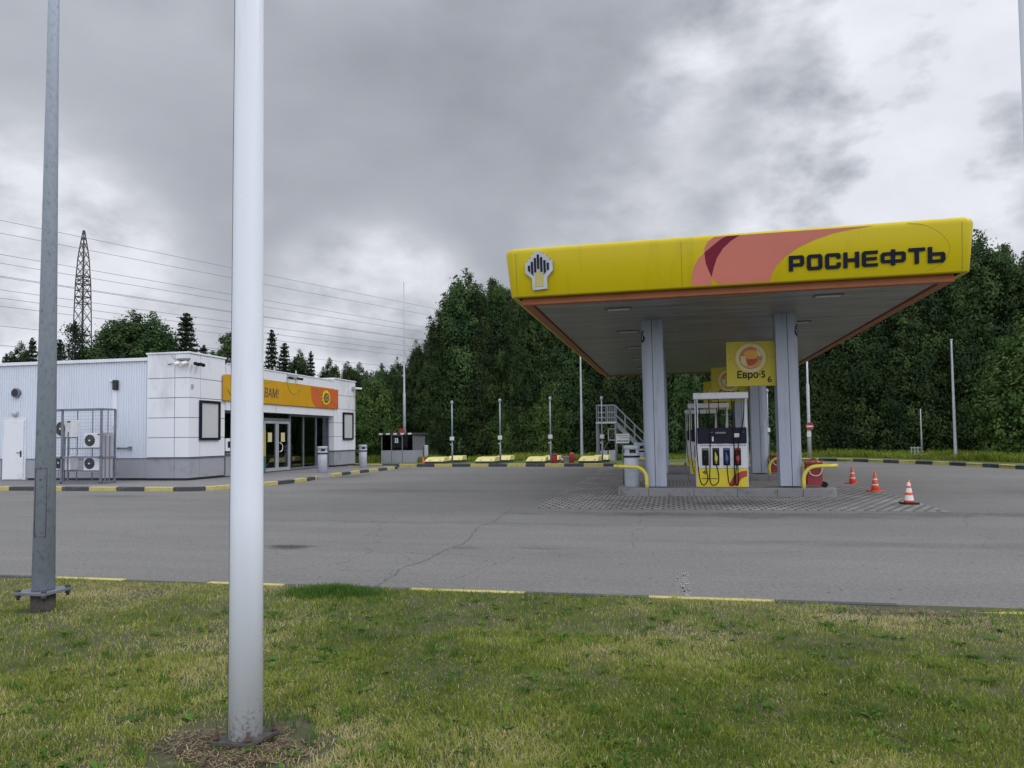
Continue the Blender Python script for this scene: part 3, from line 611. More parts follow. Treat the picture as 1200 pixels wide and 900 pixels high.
pink = [(.52, 4.668), (.508, 4.78), (.515, 4.9), (.56, 5.07), (.65, 5.22), (.775, 5.345), (.785, 5.44), (.85, 5.56), (.98, 5.655), (4.1, 5.655), (3.75, 5.625), (3.34, 5.56), (2.98, 5.46), (2.65, 5.32), (2.4, 5.16), (2.2, 4.96), (2.11, 4.8), (2.08, 4.668), (1.06, 4.668), (.98, 4.74), (.915, 4.83), (.905, 4.668)]
inlay('swoosh', pink, 'fascia_pink', .003)
plum = [(.915, 4.83), (.85, 4.98), (.80, 5.13), (.777, 5.345), (.98, 5.5), (1.12, 5.60), (1.24, 5.655), (1.50, 5.655), (1.32, 5.55), (1.16, 5.41), (1.03, 5.22), (.96, 5.02), (.93, 4.9)]
inlay('swoosh', plum, 'fascia_plum', .006)
mb = MB(); arc = spline([(4.7, 0, 5.655), (5.0, 0, 5.6), (5.3, 0, 5.42), (5.46, 0, 5.18), (5.44, 0, 4.98), (5.3, 0, 4.80), (5.05, 0, 4.69)], 6)
mb.tube([(p.x, fy(p.z) + .001, p.z) for p in arc], .003, 5); mb.build('outline', 'fascia_plum', cv)
# lettering
CH = lambda w, h, c=8: [(c, 0), (w - c, 0), (w, c), (w, h - c), (w - c, h), (c, h), (0, h - c), (0, c)]
box_ = lambda a, b, c, d: [(a, b), (c, b), (c, d), (a, d)]
LET = [
 (66, [[(0, 0), (17, 0), (17, 18), (58, 18), (66, 26), (66, 54), (58, 62), (0, 62)], box_(17, 31, 49, 49)]),
 (66, [CH(66, 62), box_(17, 13, 49, 49)]),
 (66, [[(8, 0), (58, 0), (66, 8), (66, 24), (49, 24), (49, 13), (17, 13), (17, 49), (49, 49), (49, 40), (66, 40), (66, 54), (58, 62), (8, 62), (0, 54), (0, 8)]]),
 (66, [[(0, 0), (17, 0), (17, 24), (49, 24), (49, 0), (66, 0), (66, 62), (49, 62), (49, 37), (17, 37), (17, 62), (0, 62)]]),
 (66, [[(8, 0), (66, 0), (66, 12), (17, 12), (17, 25), (62, 25), (62, 37), (17, 37), (17, 50), (66, 50), (66, 62), (8, 62), (0, 54), (0, 8)]]),
 (103, [[(8, 10), (43, 10), (43, 0), (60, 0), (60, 10), (95, 10), (103, 18), (103, 44), (95, 52), (60, 52), (60, 62), (43, 62), (43, 52), (8, 52), (0, 44), (0, 18)], box_(16, 22, 43, 40), box_(60, 22, 87, 40)]),
 (67, [[(25, 0), (42, 0), (42, 49), (67, 49), (67, 62), (0, 62), (0, 49), (25, 49)]]),
 (70, [[(0, 0), (62, 0), (70, 8), (70, 32), (62, 40), (17, 40), (17, 62), (0, 62)], box_(17, 12, 53, 28)])]
tot = sum(l[0] for l in LET) + 7 * 11.5; k = (5.385 - 2.455) / tot; cx = 2.455; mb = MB()
for wd, loops in LET:
    vf = curve_mesh(loops, 4); mapped(mb, vf, lambda x, y, z, cx=cx: (cx + x * k, fy(4.845 + y * .0050) - .022 + z * .004, 4.845 + y * .0050)); cx += (wd + 11.5) * k
mb.build('lettering', 'letter_navy', cv)
# emblem: white stepped shield with bars
ew, ex, ez = .62, -3.05, 4.76; u = ew / 500.
def EP(px, py): return (ex + (px - 255) * u, ez + (895 - py) * (.84 / 650.))
shield = [EP(*p) for p in [(380, 895), (370, 700), (255, 600), (255, 432), (305, 420), (305, 380), (365, 360), (365, 312), (420, 300), (420, 245), (565, 245), (565, 295), (630, 300), (630, 345), (690, 350), (690, 395), (745, 400), (745, 580), (640, 690), (640, 880)]]
em = MB(); mapped(em, curve_mesh([shield], .03), lambda x, y, z: (x, fy(y) - .05 + z, y)); em = em.build('emblem', 'emblem_white', cv)
mb = MB()
for px, t_, b_, t2 in [(325, 480, 600, 560), (381, 420, 655, 610), (437, 360, 600, 600), (492, 305, 545, 545), (548, 350, 595, 595), (606, 405, 640, 600), (664, 450, 585, 560)]:
    mapped(mb, curve_mesh([[EP(px - 20, t2 if px < 492 else b_), EP(px + 20, b_ if px <= 492 else t2), EP(px + 20, t_), EP(px - 20, t_)]], .004), lambda x, y, z: (x, fy(y) - .086 + z, y))
mb.build('bars', 'navy', em)
mb = MB()
for px, t_, b_ in [(442, 625, 838), (500, 570, 838), (555, 615, 838)]: mapped(mb, curve_mesh([[EP(px - 17, b_), EP(px + 17, b_), EP(px + 17, t_), EP(px - 17, t_)]], .004), lambda x, y, z: (x, fy(y) - .086 + z, y))
mb.build('bars', 'sign_yellow', em)
# lip, soffit, lights
mb = MB(); a0, a1, b0, b1 = -3.2, 5.62, 16.42, 37.52; zl = 4.5; wl = .20
mb.box(a0, b0, zl, a1, b0 + wl, 4.70); mb.box(a0, b1 - wl, zl, a1, b1, 4.70); mb.box(a0, b0 + wl, zl, a0 + wl, b1 - wl, 4.70); mb.box(a1 - wl, b0 + wl, zl, a1, b1 - wl, 4.70)
mb.build('edge_trim', 'soffit_frame', cv, bevel=.006)
def soffit_mat():
    m = bpy.data.materials.new('soffit'); m.use_nodes = True; nt = m.node_tree; b = nt.nodes['Principled BSDF']; Ln = nt.links.new
    t = nt.nodes.new('ShaderNodeTexCoord'); mp = nt.nodes.new('ShaderNodeMapping'); Ln(t.outputs['Object'], mp.inputs[0]); mp.inputs['Scale'].default_value = (.4, 4, 1)
    n = nt.nodes.new('ShaderNodeTexNoise'); n.inputs['Scale'].default_value = 1.4; n.inputs['Detail'].default_value = 8; Ln(mp.outputs[0], n.inputs['Vector'])
    r = nt.nodes.new('ShaderNodeValToRGB'); r.color_ramp.elements[0].color = (.16, .15, .145, 1); r.color_ramp.elements[1].color = (.36, .345, .33, 1); r.color_ramp.elements[0].position = .3; r.color_ramp.elements[1].position = .7
    Ln(n.outputs[0], r.inputs[0]); Ln(r.outputs[0], b.inputs['Base Color']); b.inputs['Roughness'].default_value = .36; b.inputs['Metallic'].default_value = .25
    return m
M['soffit'] = soffit_mat()
mb = MB(); y = b0 + wl + .03; x0_, x1_ = a0 + wl + .03, a1 - wl - .03; ys = []
while y < b1 - wl - .03:
    e = min(y + .2, b1 - wl - .03); ys += [(y, 4.555), (y + .006, 4.545), (e - .012, 4.545), (e - .006, 4.555)]; y = e
v = []; f = []
for i, (yy, z) in enumerate(ys): v += [(x0_, yy, z), (x1_, yy, z)]
for i in range(len(ys) - 1): f.append((2 * i, 2 * i + 2, 2 * i + 3, 2 * i + 1))
mb.add(v, f); mb.build('soffit', 'soffit', cv)
mb = MB(); mb.box(a0 + .02, b0 + .02, 4.58, a1 - .02, b1 - .02, 4.62); mb.build('soffit_void', 'dark', cv)
for lx, ly0 in ((-1.15, 17.8), (3.45, 17.5)):
    for q in range(5):
        ly = ly0 + q * 3.97
        mb = MB(); mb.box(lx - .31, ly - .13, 4.52, lx + .31, ly + .13, 4.551); o = mb.build('soffit_light', 'steel', cv, bevel=.004)
        mb = MB(); mb.box(lx - .25, ly - .09, 4.508, lx + .25, ly + .09, 4.519); mb.build('lens', 'paper', o)
# columns
ROWS = (19.85, 26.53, 33.2)
digit6 = text_mesh('6', .44, .003, 0, thick=.008)
def column(x0, y0, mirror, lab):
    # outer half rounded, inner half square, dark groove between
    h0, h1 = .205, 4.56; wd = .56
    def mp(x): return x0 + (wd - x if mirror else x)
    n = 12; outer = [(mp(.27), y0), (mp(.27), y0 + .56)]
    arcp = [(mp(.20 - .20 * math.sin(R(a_))), y0 + .28 + .28 * math.cos(R(a_))) for a_ in np.linspace(0, 180, 2 * n)]
    poly = [(mp(.27), y0 + .56)] + arcp + [(mp(.27), y0)]
    inner = [(mp(.285), y0 + .56), (mp(.285), y0), (mp(.56), y0), (mp(.56), y0 + .56)]
    if mirror: poly = poly[::-1]; inner = inner[::-1]
    mb = MB(); mb.prism(poly, h0, h1, smooth=False); mb.prism(inner, h0, h1); xs = sorted((mp(.25), mp(.3))); mb.box(xs[0], y0 + .012, h0, xs[1], y0 + .548, h1 - .01, 1)
    c = mb.build('column', ['column_paint', 'dark'], cv)
    # number wrapped round the outer curve
    v, f = digit6; mb = MB(); cx_, cy_ = mp(.20), y0 + .28
    def wr(x, y, z):
        base = R(-90 - 55) if not mirror else R(-90 + 55); a_ = base + x / .25; rx, ry = .20 + .006 + z, .28 + .006 + z
        return (cx_ + rx * math.cos(a_), cy_ + ry * math.sin(a_), 3.98 + y)
    mb.add([wr(*p) for p in v], f); mb.build('number', 'black_plastic', c)
for yr in ROWS: column(-.72, yr, False, ''); column(2.63, yr, True, '')

cv.rotation_euler = (0, R(-.38), 0); cv.location.z = .03   # roof falls slightly to one side
# ------------------------------------------------------------ islands and what stands on them
for i, yk in enumerate((19.5, 26.17, 32.87)):
    mb = MB(); mb.prism(rrect(-1.42, yk, 3.95, yk + 1.32, .45, 8), -.02, .205, smooth=False)
    o = mb.build('pump_island', 'concrete', None, bevel=.02)
    tag(o, kind='structure')
    mb = MB()
    for x in (-.62, .5, 1.55, 2.5, 3.1): mb.box(x, yk - .003, 0, x + .012, yk + .02, .19)
    mb.build('joint', 'dark', o)

def make_pump():
    t = thing('fuel_pump', (0, 0, 0), 'x', 'fuel pump', 'fuel pumps on the islands')
    W_, D = 1.30, .52
    mb = MB(); mb.box(.02, 0, 0, W_ - .02, D, .47); mb.build('lower_cabinet', 'pump_yellow', t, bevel=.008, world=False)
    mb = MB(); mb.prism_xz([(.82, .03), (.84, .12), (.9, .24), (1.0, .34), (1.12, .40), (1.26, .42), (1.26, .27), (1.19, .25), (1.11, .2), (1.06, .12), (1.04, .03)], -.004, .002); mb.build('swoosh', 'sign_red', t, world=False)
    mb = MB()
    for k in range(3): mb.prism_xz([(.16 + k * .04, .36), (.19 + k * .04, .36), (.19 + k * .04, .40 + .02 * (k == 1)), (.16 + k * .04, .40 + .02 * (k == 1))], -.004, .001)
    mb.prism_xz([(.17, .35), (.26, .35), (.235, .33), (.195, .33)], -.004, .001)
    x = .13
    while x < .5: w_ = random.uniform(.015, .035); mb.box(x, -.004, .20, x + w_, .001, .225); x += w_ + .012
    mb.build('marking', 'black_plastic', t, world=False)
    mb = MB(); mb.box(.02, .0, .475, W_ - .02, D, 1.10); b = mb.build('nozzle_cabinet', 'pump_white', t, bevel=.008, world=False)
    mb = MB(); x = .10
    while x < 1.2: w_ = random.uniform(.02, .05); mb.box(x, -.003, 1.045, x + w_, .001, 1.075); x += w_ + .018
    mb.build('text_strip', 'steel', t, world=False)
    mb = MB(); mb.box(.05, -.02, 1.115, W_ - .03, D - .02, 1.52); dp = mb.build('display_panel', 'navy', t, bevel=.01, world=False)
    mb = MB(); mb.box(.46, -.026, 1.28, .80, -.019, 1.44); mb.build('screen', 'black_plastic', dp, world=False)
    mb = MB(); mb.box(.50, -.031, 1.37, .76, -.027, 1.41); mb.build('readout', 'steel', dp, world=False)
    MB().box(.96, -.03, 1.27, 1.09, -.019, 1.37).build('keypad', 'paper', dp, world=False); MB().box(.41, -.028, 1.17, .45, -.019, 1.29).build('receipt_slot', 'paper', dp, world=False); MB().box(.34, -.025, 1.39, .44, -.019, 1.41).build('sticker', 'blue', dp, world=False); MB().box(1.17, -.025, 1.39, 1.22, -.019, 1.41).build('sticker', 'blue', dp, world=False)
    for x0, x1 in ((0.0, .075), (W_ - .075, W_)):
        mb = MB(); mb.box(x0, .04, 0, x1, .16, 2.27); mb.box(x0, D - .16, 0, x1, D - .04, 2.27); mb.build('post', 'pump_white', t, bevel=.006, world=False)
    mb = MB(); mb.box(-.035, -.02, 2.265, W_ + .035, D + .02, 2.43); mb.build('top_beam', 'pump_white', t, bevel=.015, world=False)
    cols = ['black_plastic', 'noz_yellow', 'blue', 'noz_red']
    for k, xc in enumerate((.235, .50, .765, 1.035)):
        mb = MB(); mb.box(xc - .085, -.006, .55, xc + .085, .004, 1.0); bay = mb.build('nozzle_bay', 'black_plastic', t, world=False)
        mb = MB(); mb.box(xc - .08, -.012, .945, xc + .08, -.007, .995); mb.build('grade_plate', [['steel'], ['dark'], ['blue'], ['noz_red']][k][0], bay, world=False)
        mb = MB(); mb.tube([(xc, -.05, .60), (xc, -.07, .72), (xc - .005, -.06, .80), (xc - .02, -.02, .90)], [.020, .03, .026, .012], 8); mb.box(xc - .035, -.10, .68, xc + .035, -.04, .79); mb.build('nozzle', cols[k], bay, bevel=.006, world=False)
        xt = .36 if k < 2 else .93; xt += (k % 2) * .05
        if k == 0: xt = .03
        hp = [(xt, -.03, 2.25), (xt + .005, -.06, 1.7), (xt - .01, -.07, 1.1), (xt + .02, -.09, .5), (xt + (xc - xt) * .35, -.11, .13), (xt + (xc - xt) * .7 + .02, -.11, .06), (xc + .045, -.10, .2), (xc + .015, -.08, .45), (xc, -.05, .62)]
        if k == 1: hp = [(.35, -.03, 2.25), (.355, -.05, 1.8), (.36, -.06, 1.2), (.345, -.09, .6), (.33, -.11, .2), (.40, -.11, .05), (.53, -.11, .12), (.55, -.10, .3), (.50, -.05, .60)]
        if k == 2: hp = [(.92, -.03, 2.25), (.93, -.05, 1.8), (.95, -.06, 1.2), (.94, -.09, .6), (.93, -.11, .15), (.87, -.11, .04), (.80, -.11, .12), (.775, -.10, .35), (.765, -.05, .60)]
        if k == 3: hp = [(1.23, -.03, 2.25), (1.19, -.05, 1.7), (1.08, -.06, 1.2), (1.0, -.09, .6), (.96, -.11, .15), (1.0, -.11, .05), (1.04, -.11, .2), (1.03, -.09, .4), (1.035, -.05, .60)]
        mb = MB(); mb.tube(spline(hp, 5), .014, 7); mb.build('hose', ['rubber', 'rubber', 'rubber', 'rubber'][k], t, world=False)
    mb = MB(); mb.tube(spline([(.60, .1, 2.27), (.6, .1, 2.0), (.63, .1, 1.52)], 4), .012, 6); mb.tube(spline([(1.0, .1, 2.27), (.99, .1, 2.0), (1.0, .1, 1.52)], 4), .012, 6); mb.build('cable', 'rubber', t, world=False)
    return t
pump = make_pump(); PL_ = ['fuel pump with four nozzles on the nearest island, front one of the row', 'white topped fuel pump on the middle island, seen directly behind the front pump', 'farthest fuel pump, on the back island, mostly hidden by the two before it']
for i, yk in enumerate((19.5, 26.17, 32.87)):
    p = pump if i == 0 else copy_tree(pump)
    p.location = (.59, yk + .55, .205); p['label'] = PL_[i]
def bin_(x, y, z, r, h, label, group, rz=0, proto=[None]):
    if proto[0] is None:
        t = thing('litter_bin', (0, 0, 0), label, 'litter bin', group)
        mb = MB(); mb.lathe([(.185, 0), (.195, .01), (.20, .76), (.19, .77)], 28); mb.build('body', 'bin_grey', t, world=False)
        mb = MB(); mb.lathe([(.215, .77), (.225, .78), (.225, .80), (.21, .81)], 28); mb.build('band', 'black_plastic', t, world=False)
        v = []; f = []; n = 28
        mb = MB()
        for k in range(4):     # hood posts between the openings
            a = R(45 + 90 * k)
            pts = [(.205 * math.cos(a + q), .205 * math.sin(a + q)) for q in np.linspace(-.33, .33, 7)] + [(.18 * math.cos(a + q), .18 * math.sin(a + q)) for q in np.linspace(.33, -.33, 7)]
            mb.prism(pts, .81, 1.0)
        mb.lathe([(.205, .81), (.212, .815), (.212, .875), (.19, .88)], 28); mb.lathe([(.20, .975), (.213, .98), (.213, 1.06), (.20, 1.085), (.13, 1.09)], 28)
        mb.build('hood', 'bin_grey', t, world=False)
        mb = MB(); mb.lathe([(.15, .78), (.15, .97)], 16); mb.build('liner', 'dark', t, world=False)
        proto[0] = t
    else: t = copy_tree(proto[0])
    t.location = (x, y, z); t.scale = (r / .2, r / .2, h / 1.09); t['label'] = label; t['group'] = group; t.rotation_euler = (0, 0, rz); return t
bin_(-1.06, 20.12, .205, .2, 1.09, 'grey cylindrical litter bin at the left end of the nearest pump island', 'grey litter bins', R(12))
bin_(-1.12, 26.8, .205, .2, 1.09, 'grey litter bin on the middle pump island, partly hidden behind the front bin', 'grey litter bins', R(20))
bin_(-14.8, 30.1, .117, .21, 1.12, 'grey litter bin on the walkway in front of the shop windows', 'grey litter bins', R(33))
bin_(-15.25, 35.5, .117, .2, 1.12, 'grey litter bin beyond the shop by its far corner', 'grey litter bins', R(33))
def guard(y, left, label):
    x = -.66 if left else 3.14; s = -1 if left else 1
    pts = [(x, y, .2), (x + s * .01, y, .5), (x + s * .10, y, .66), (x + s * .24, y, .735), (x + s * .45, y + .01, .75), (x + s * .66, y + .06, .75), (x + s * .80, y + .25, .75), (x + s * .84, y + .5, .75), (x + s * .80, y + .78, .75), (x + s * .66, y + .96, .75), (x + s * .4, y + 1.0, .75), (x + s * .2, y + 1.0, .72), (x + s * .06, y + 1.0, .6), (x, y + 1.0, .4), (x, y + 1.0, .2)]
    mb = MB(); mb.tube(spline([(a - x, b - y, c) for a, b, c in pts], 4), .046, 12)
    o = mb.build('guard_rail', 'guard_yellow', None); o.location = (x, y, 0); tag(o, label, 'guard rail', 'yellow bent pipe guards at the island ends'); return o
for yk, nm in ((19.62, 'nearest'), (26.3, 'middle')):
    guard(yk, True, 'yellow bent pipe guard at the left end of the %s island' % nm); guard(yk, False, 'yellow bent pipe guard at the right end of the %s island' % nm)
def trolley(x, y, label, proto=[None]):
    if proto[0] is None:
        t = thing('fire_trolley', (0, 0, 0), label, 'fire extinguisher', 'red fire trolleys on the islands')
        mb = MB(); mb.prism(rrect(-.19, -.16, .19, .16, .04, 4), .05, .58); mb.build('body', 'red_paint', t, bevel=.012, world=False)
        mb = MB(); mb.prism(rrect(-.205, -.175, .205, .175, .04, 4), .585, .625); mb.tube(spline([(-.07, 0, .62), (-.05, 0, .70), (.05, 0, .71), (.07, 0, .62)], 4), .016, 8); mb.build('lid', 'red_paint', t, bevel=.008, world=False)
        mb = MB(); mb.tube(spline([(-.14, -.18, .44), (-.10, -.20, .34), (0, -.205, .29), (.12, -.20, .33), (.17, -.19, .45), (.20, -.1, .56), (.1, -.05, .64)], 5), .014, 8); mb.build('hose', 'cone_white', t, world=False)
        mb = MB(); mb.tube([(-.10, -.19, .60), (-.16, -.21, .40)], .012, 6); mb.build('horn', 'rubber', t, world=False)
        for s in (-1, 1):
            mb = MB(); mb.tube([(.235 * 1, s * .14 - .025, .07), (.235, s * .14 + .025, .07)], .07, 16); mb.build('wheel', 'rubber', t, world=False)
        proto[0] = t
    else: t = copy_tree(proto[0])
    t.location = (x, y, .205); t['label'] = label; return t
trolley(3.45, 20.08, 'red fire trolley with white hose behind the yellow guard of the nearest island')
trolley(3.42, 26.72, 'red fire trolley glimpsed between the right columns on the middle island')
# euro-5 signs
def euro_sign(x0, y, z0, z1, num, label):
    W_ = 1.22; t = thing('fuel_sign', (x0, y, z0), label, 'sign', 'square yellow fuel signs on the columns'); H_ = z1 - z0
    mb = MB(); mb.box(x0, y, z0, x0 + W_, y + .14, z1); mb.build('panel', 'sign_yellow', t, bevel=.006)
    cx, cz = x0 + .60, z0 + .72
    def st(mb, loops, d, mi=0): mapped(mb, curve_mesh(loops, .001), lambda a, b, c: (a, y - d + c * .5, b), mi)
    mb = MB(); st(mb, [disc(cx, cz, .42, 40), disc(cx, cz, .41, 40)], .003); st(mb, [box_(x0 + .03, cz - .02, cx - .44, cz - .005)], .003); st(mb, [box_(cx + .44, cz + .0, x0 + W_ - .02, cz + .015)], .003); mb.build('ring', 'sign_orange', t)
    mb = MB(); st(mb, [disc(cx, cz, .37, 40)], .005); mb.build('glow_disc', 'sign_cream', t)
    mb = MB(); st(mb, [disc(cx, cz, .285, 40)], .008); mb.build('ball', 'sign_orange', t)
    mb = MB()
    st(mb, [disc(cx + .01, cz + .09, .12, 30, .17)], .011)
    st(mb, [[(cx + .30 * math.cos(R(a)) * .92, cz + .30 * math.sin(R(a)) * .85) for a in range(195, 350, 10)] + [(cx + .22 * math.cos(R(a)), cz + .2 * math.sin(R(a))) for a in range(345, 190, -10)]], .011); mb.build('highlight', 'sign_amber', t)
    mb = MB(); st(mb, [[(cx - .25, cz + .05), (cx - .13, cz + .05), (cx - .12, cz - .08), (cx - .08, cz - .19), (cx - .17, cz - .19), (cx - .24, cz - .10)]], .014); st(mb, [[(cx + .14, cz + .24), (cx + .25, cz + .12), (cx + .27, cz + .03), (cx + .2, cz + .03), (cx + .16, cz + .10)]], .014); mb.build('glint', 'sign_cream', t)
    mb = MB(); st(mb, [[(cx - .10, cz - .03), (cx + .18, cz - .02), (cx + .12, cz - .11), (cx + .02, cz - .19), (cx - .06, cz - .19)]], .014); mb.build('core', 'sign_red', t)
    mb = MB(); mapped(mb, text_mesh('Евро·5', .245, .002, thick=.006), lambda a, b, c: (a * .93 + x0 + .60, y - .005 + c, z0 + .21 + b))
    if num: mapped(mb, text_mesh(num, .22, .002, thick=.004), lambda a, b, c: (a + x0 + 1.05, y - .005 + c, z0 + .09 + b))
    mb.build('lettering', 'black_plastic', t); return t
euro_sign(1.41, 20.05, 2.78, 3.93, '6', 'yellow square fuel sign with orange ball and the number 6, nearest of the three')
euro_sign(1.36, 26.75, 2.68, 3.86, None, 'yellow fuel sign on the middle row, half hidden behind the nearest sign')
euro_sign(1.36, 33.4, 2.62, 3.84, None, 'farthest yellow fuel sign, only its left edge showing behind the other two')
# notice on a thin post
t = thing('notice_board', (-1.34, 20.9, .0), 'small white notice on a thin post behind the front litter bin', 'notice')
mb = MB(); mb.tube([(-1.34, 20.97, .0), (-1.34, 20.97, 1.5)], .015, 8); mb.build('post', 'steel', t)
mb = MB(); mb.box(-1.52, 20.93, 1.34, -1.16, 20.95, 1.60); mb.build('board', 'paper', t)
mb = MB()
for r_, z in enumerate((1.54, 1.48)):
    x = -1.49 + r_ * .06
    while x < -1.2: w_ = random.uniform(.015, .04); mb.box(x, 20.925, z, x + w_, 20.929, z + .016); x += w_ + .015
x = -1.49
while x < -1.2: w_ = random.uniform(.03, .06); mb.box(x, 20.925, 1.385, x + w_, 20.929, 1.42, 1); x += w_ + .012
mb.build('lettering', ['black_plastic', 'blue'], t)

# ------------------------------------------------------------ cones
def cone(x, y, label, full=True, rz=0):
    t = thing('traffic_cone', (x, y, .004), label, 'traffic cone', 'traffic cones beside the block paving', rz)
    h = .52; hb = .03
    if full: st = [(.03, 'r'), (.08, 'r'), (.19, 'w'), (.25, 'r'), (.345, 'w'), (.39, 'r'), (.47, 'w'), (.52, 'r')]
    else: st = [(.03, 'r'), (.16, 'r'), (.19, 'w'), (.30, 'r'), (.34, 'w'), (.52, 'r')]
    prof = []; ms = []
    rad = lambda z: .105 * (1 - (z - .03) / .49) + .022 * ((z - .03) / .49)
    for i in range(len(st)):
        prof.append((rad(st[i][0]), st[i][0]))
        if i: ms.append(0 if st[i][1] == 'r' else 1)
    mb = MB(); mb.lathe(prof, 28, (0, 0), ms); c = mb.build('cone_body', ['cone_red', 'cone_white'], t, world=False)
    mb = MB(); mb.prism(rrect(-.17, -.17, .17, .17, .03, 4), .0, .028); mb.build('base', 'rubber' if full else 'cone_red', t, bevel=.006, world=False)
cone(4.98, 17.75, 'nearest traffic cone, with three white bands on a black base')
cone(5.22, 21.5, 'red cone with two white bands, middle one of the three', False, .3)
cone(5.36, 24.7, 'farthest red traffic cone, smallest of the three, just right of the island end', False, .6)

# ------------------------------------------------------------ far yard: hatches, vents, barrels, gangway, booth, poles
def hatch(x, y, w_, label, proto=[None]):
    if proto[0] is None:
        t = thing('tank_hatch', (0, 0, 0), 'x', 'tank hatch', 'yellow tank hatch covers along the far kerb')
        mb = MB(); mb.box(.03, .05, 0, 1.17, .9, .20); mb.build('concrete_base', 'kerb_black', t, world=False)
        mb = MB(); mb.add([(0, 0, .205), (1.12, 0, .205), (1.22, 1.0, .205), (.1, 1.0, .205), (.14, .25, .47), (1.16, .25, .47), (1.2, .95, .50), (.16, .95, .50)],
            [(3, 2, 1, 0), (4, 5, 6, 7), (0, 1, 5, 4), (1, 2, 6, 5), (2, 3, 7, 6), (3, 0, 4, 7)]); c = mb.build('cover', 'hatch_yellow', t, bevel=.015, world=False)
        for hx_ in (.3, .9):
            mb = MB(); mb.box(hx_, .04, .28, hx_ + .08, .1, .31); mb.build('latch', 'steel', c, world=False)
        proto[0] = t
    else: t = copy_tree(proto[0])
    t.location = (x, y, .10); t.rotation_euler = (0, 0, random.uniform(-.05, .05)); t.scale = (w_ / 1.2, 1, random.uniform(.78, .88)); t['label'] = label
names = ['first', 'second', 'third', 'fourth']
for i, (xa, ya, wa) in enumerate([(-13.2, 38.95, 1.15), (-10.33, 38.8, 1.15), (-7.55, 38.7, 1.1), (-4.78, 38.6, 1.1)]):
    hatch(xa, ya, wa, 'yellow hatch cover in front, %s pair from the booth' % names[i])
    hatch(xa + .62 - .05 * i, ya + 2.1, .95, 'yellow hatch cover set back, %s pair from the booth' % names[i])
def vent(x, y, h, label, proto=[None]):
    if proto[0] is None:
        t = thing('vent_pipe', (0, 0, 0), label, 'vent pipe', 'tank vent pipes along the far kerb')
        mb = MB(); mb.tube([(0, 0, 0), (0, 0, 1.3)], .046, 10); mb.build('lower_pipe', 'steel', t, world=False)
        mb = MB(); mb.tube([(0, 0, 1.3), (0, 0, 3.4)], .030, 10); mb.lathe([(.035, 3.38), (.07, 3.40), (.075, 3.5), (.04, 3.56)], 12); mb.build('pipe', 'galv', t, world=False)
        mb = MB(); mb.box(-.10, -.09, 1.42, .10, .03, 1.62); mb.tube([(-.1, 0, 1.2), (.02, 0, 1.2)], .03, 8); mb.build('valve_box', 'paper', t, world=False)
        proto[0] = t
    else: t = copy_tree(proto[0])
    t.location = (x, y, .0); t.scale = (1, 1, h / 3.5); t['label'] = label
for i, (x, h, q) in enumerate([(-11.45, 3.45, 'first hatch pair, nearest the booth'), (-8.83, 3.5, 'second hatch pair from the booth'), (-6.16, 3.55, 'third hatch pair from the booth'), (-3.5, 3.5, 'fourth hatch pair, before the stair platform')]):
    vent(x, 38.45, h, 'thin steel vent pipe by the ' + q)
vent(5.45, 45.7, 4.1, 'thin steel vent pipe with white box seen between the right hand columns')
t = thing('red_barrel', (-6.12, 39.4, .12), 'short red cylindrical barrel, left one of the two beside the hatches', 'barrel')
mb = MB(); mb.lathe([(.15, 0), (.155, .02), (.155, .42), (.14, .45)], 18); mb.build('body', 'red_paint', t, world=False); mb = MB(); mb.lathe([(.17, .45), (.17, .48), (.09, .5)], 18); mb.build('lid', 'red_paint', t, world=False)
t = thing('fire_hydrant', (-5.33, 40.4, .12), 'red round-topped hydrant cover right of the red barrel', 'hydrant')
mb = MB(); mb.lathe([(.14, 0), (.15, .03), (.15, .42), (.13, .5), (.08, .55), (.03, .57)], 18); mb.build('body', 'red_paint', t, world=False)
mb = MB(); mb.tube([(-.28, 0, .25), (.28, 0, .25)], .03, 8); mb.build('side_pipe', 'red_paint', t, world=False)
t = thing('low_cabinet', (-6.0, 42.9, .12), 'low grey cabinet between the red barrel and the hydrant', 'cabinet')
mb = MB(); mb.box(-.38, 0, 0, .30, .3, .26); mb.build('body', 'steel', t, bevel=.01, world=False); mb = MB(); mb.box(-.40, -.02, .262, .32, .32, .28); mb.build('lid', 'pale_steel', t, world=False)
t = thing('marker_post', (-5.72, 39.6, .12), 'short red and white marker post beside the hydrant', 'post'); mb = MB(); mb.lathe([(.04, 0), (.04, .15), (.04, .28), (.04, .42)], 10, (0, 0), [0, 1, 0]); mb.build('post', ['red_paint', 'cone_white'], t, world=False)
# gangway
t = thing('loading_gangway', (-3.7, 43.5, .12), 'grey steel platform with railings and a stair going down to the right', 'steel stair')
gx0, gx1, gy0, gy1, gz = -4.2, -3.15, 43.0, 44.0, 2.25
mb = MB()
for x in (gx0, gx1):
    for y in (gy0, gy1): mb.bar((x, y, .1), (x, y, gz), .08)
mb.bar((gx0, gy1, .3), (gx1, gy1, 2.), .04); mb.build('frame', 'steel', t)
mb = MB(); mb.box(gx0 - .05, gy0 - .05, gz, gx1 + .05, gy1 + .05, gz + .10); mb.build('platform', 'pale_steel', t)
mb = MB()
for y in (gy0, gy1):
    for x in (gx0, (gx0 + gx1) / 2, gx1): mb.bar((x, y, gz + .1), (x, y, gz + 1.05), .045)
    for z in (.35, .65, 1.05): mb.bar((gx0, y, gz + z), (gx1, y, gz + z), .045)
mb.bar((gx0, gy0, gz + 1.05), (gx0, gy1, gz + 1.05), .045)
for k in range(5): mb.bar((gx0 + .55 + k * .1, gy1 - .02, gz + .1), (gx0 + .55 + k * .1, gy1 - .02, gz + 1.0), .04)
mb.build('railing', 'steel', t)
mb = MB()
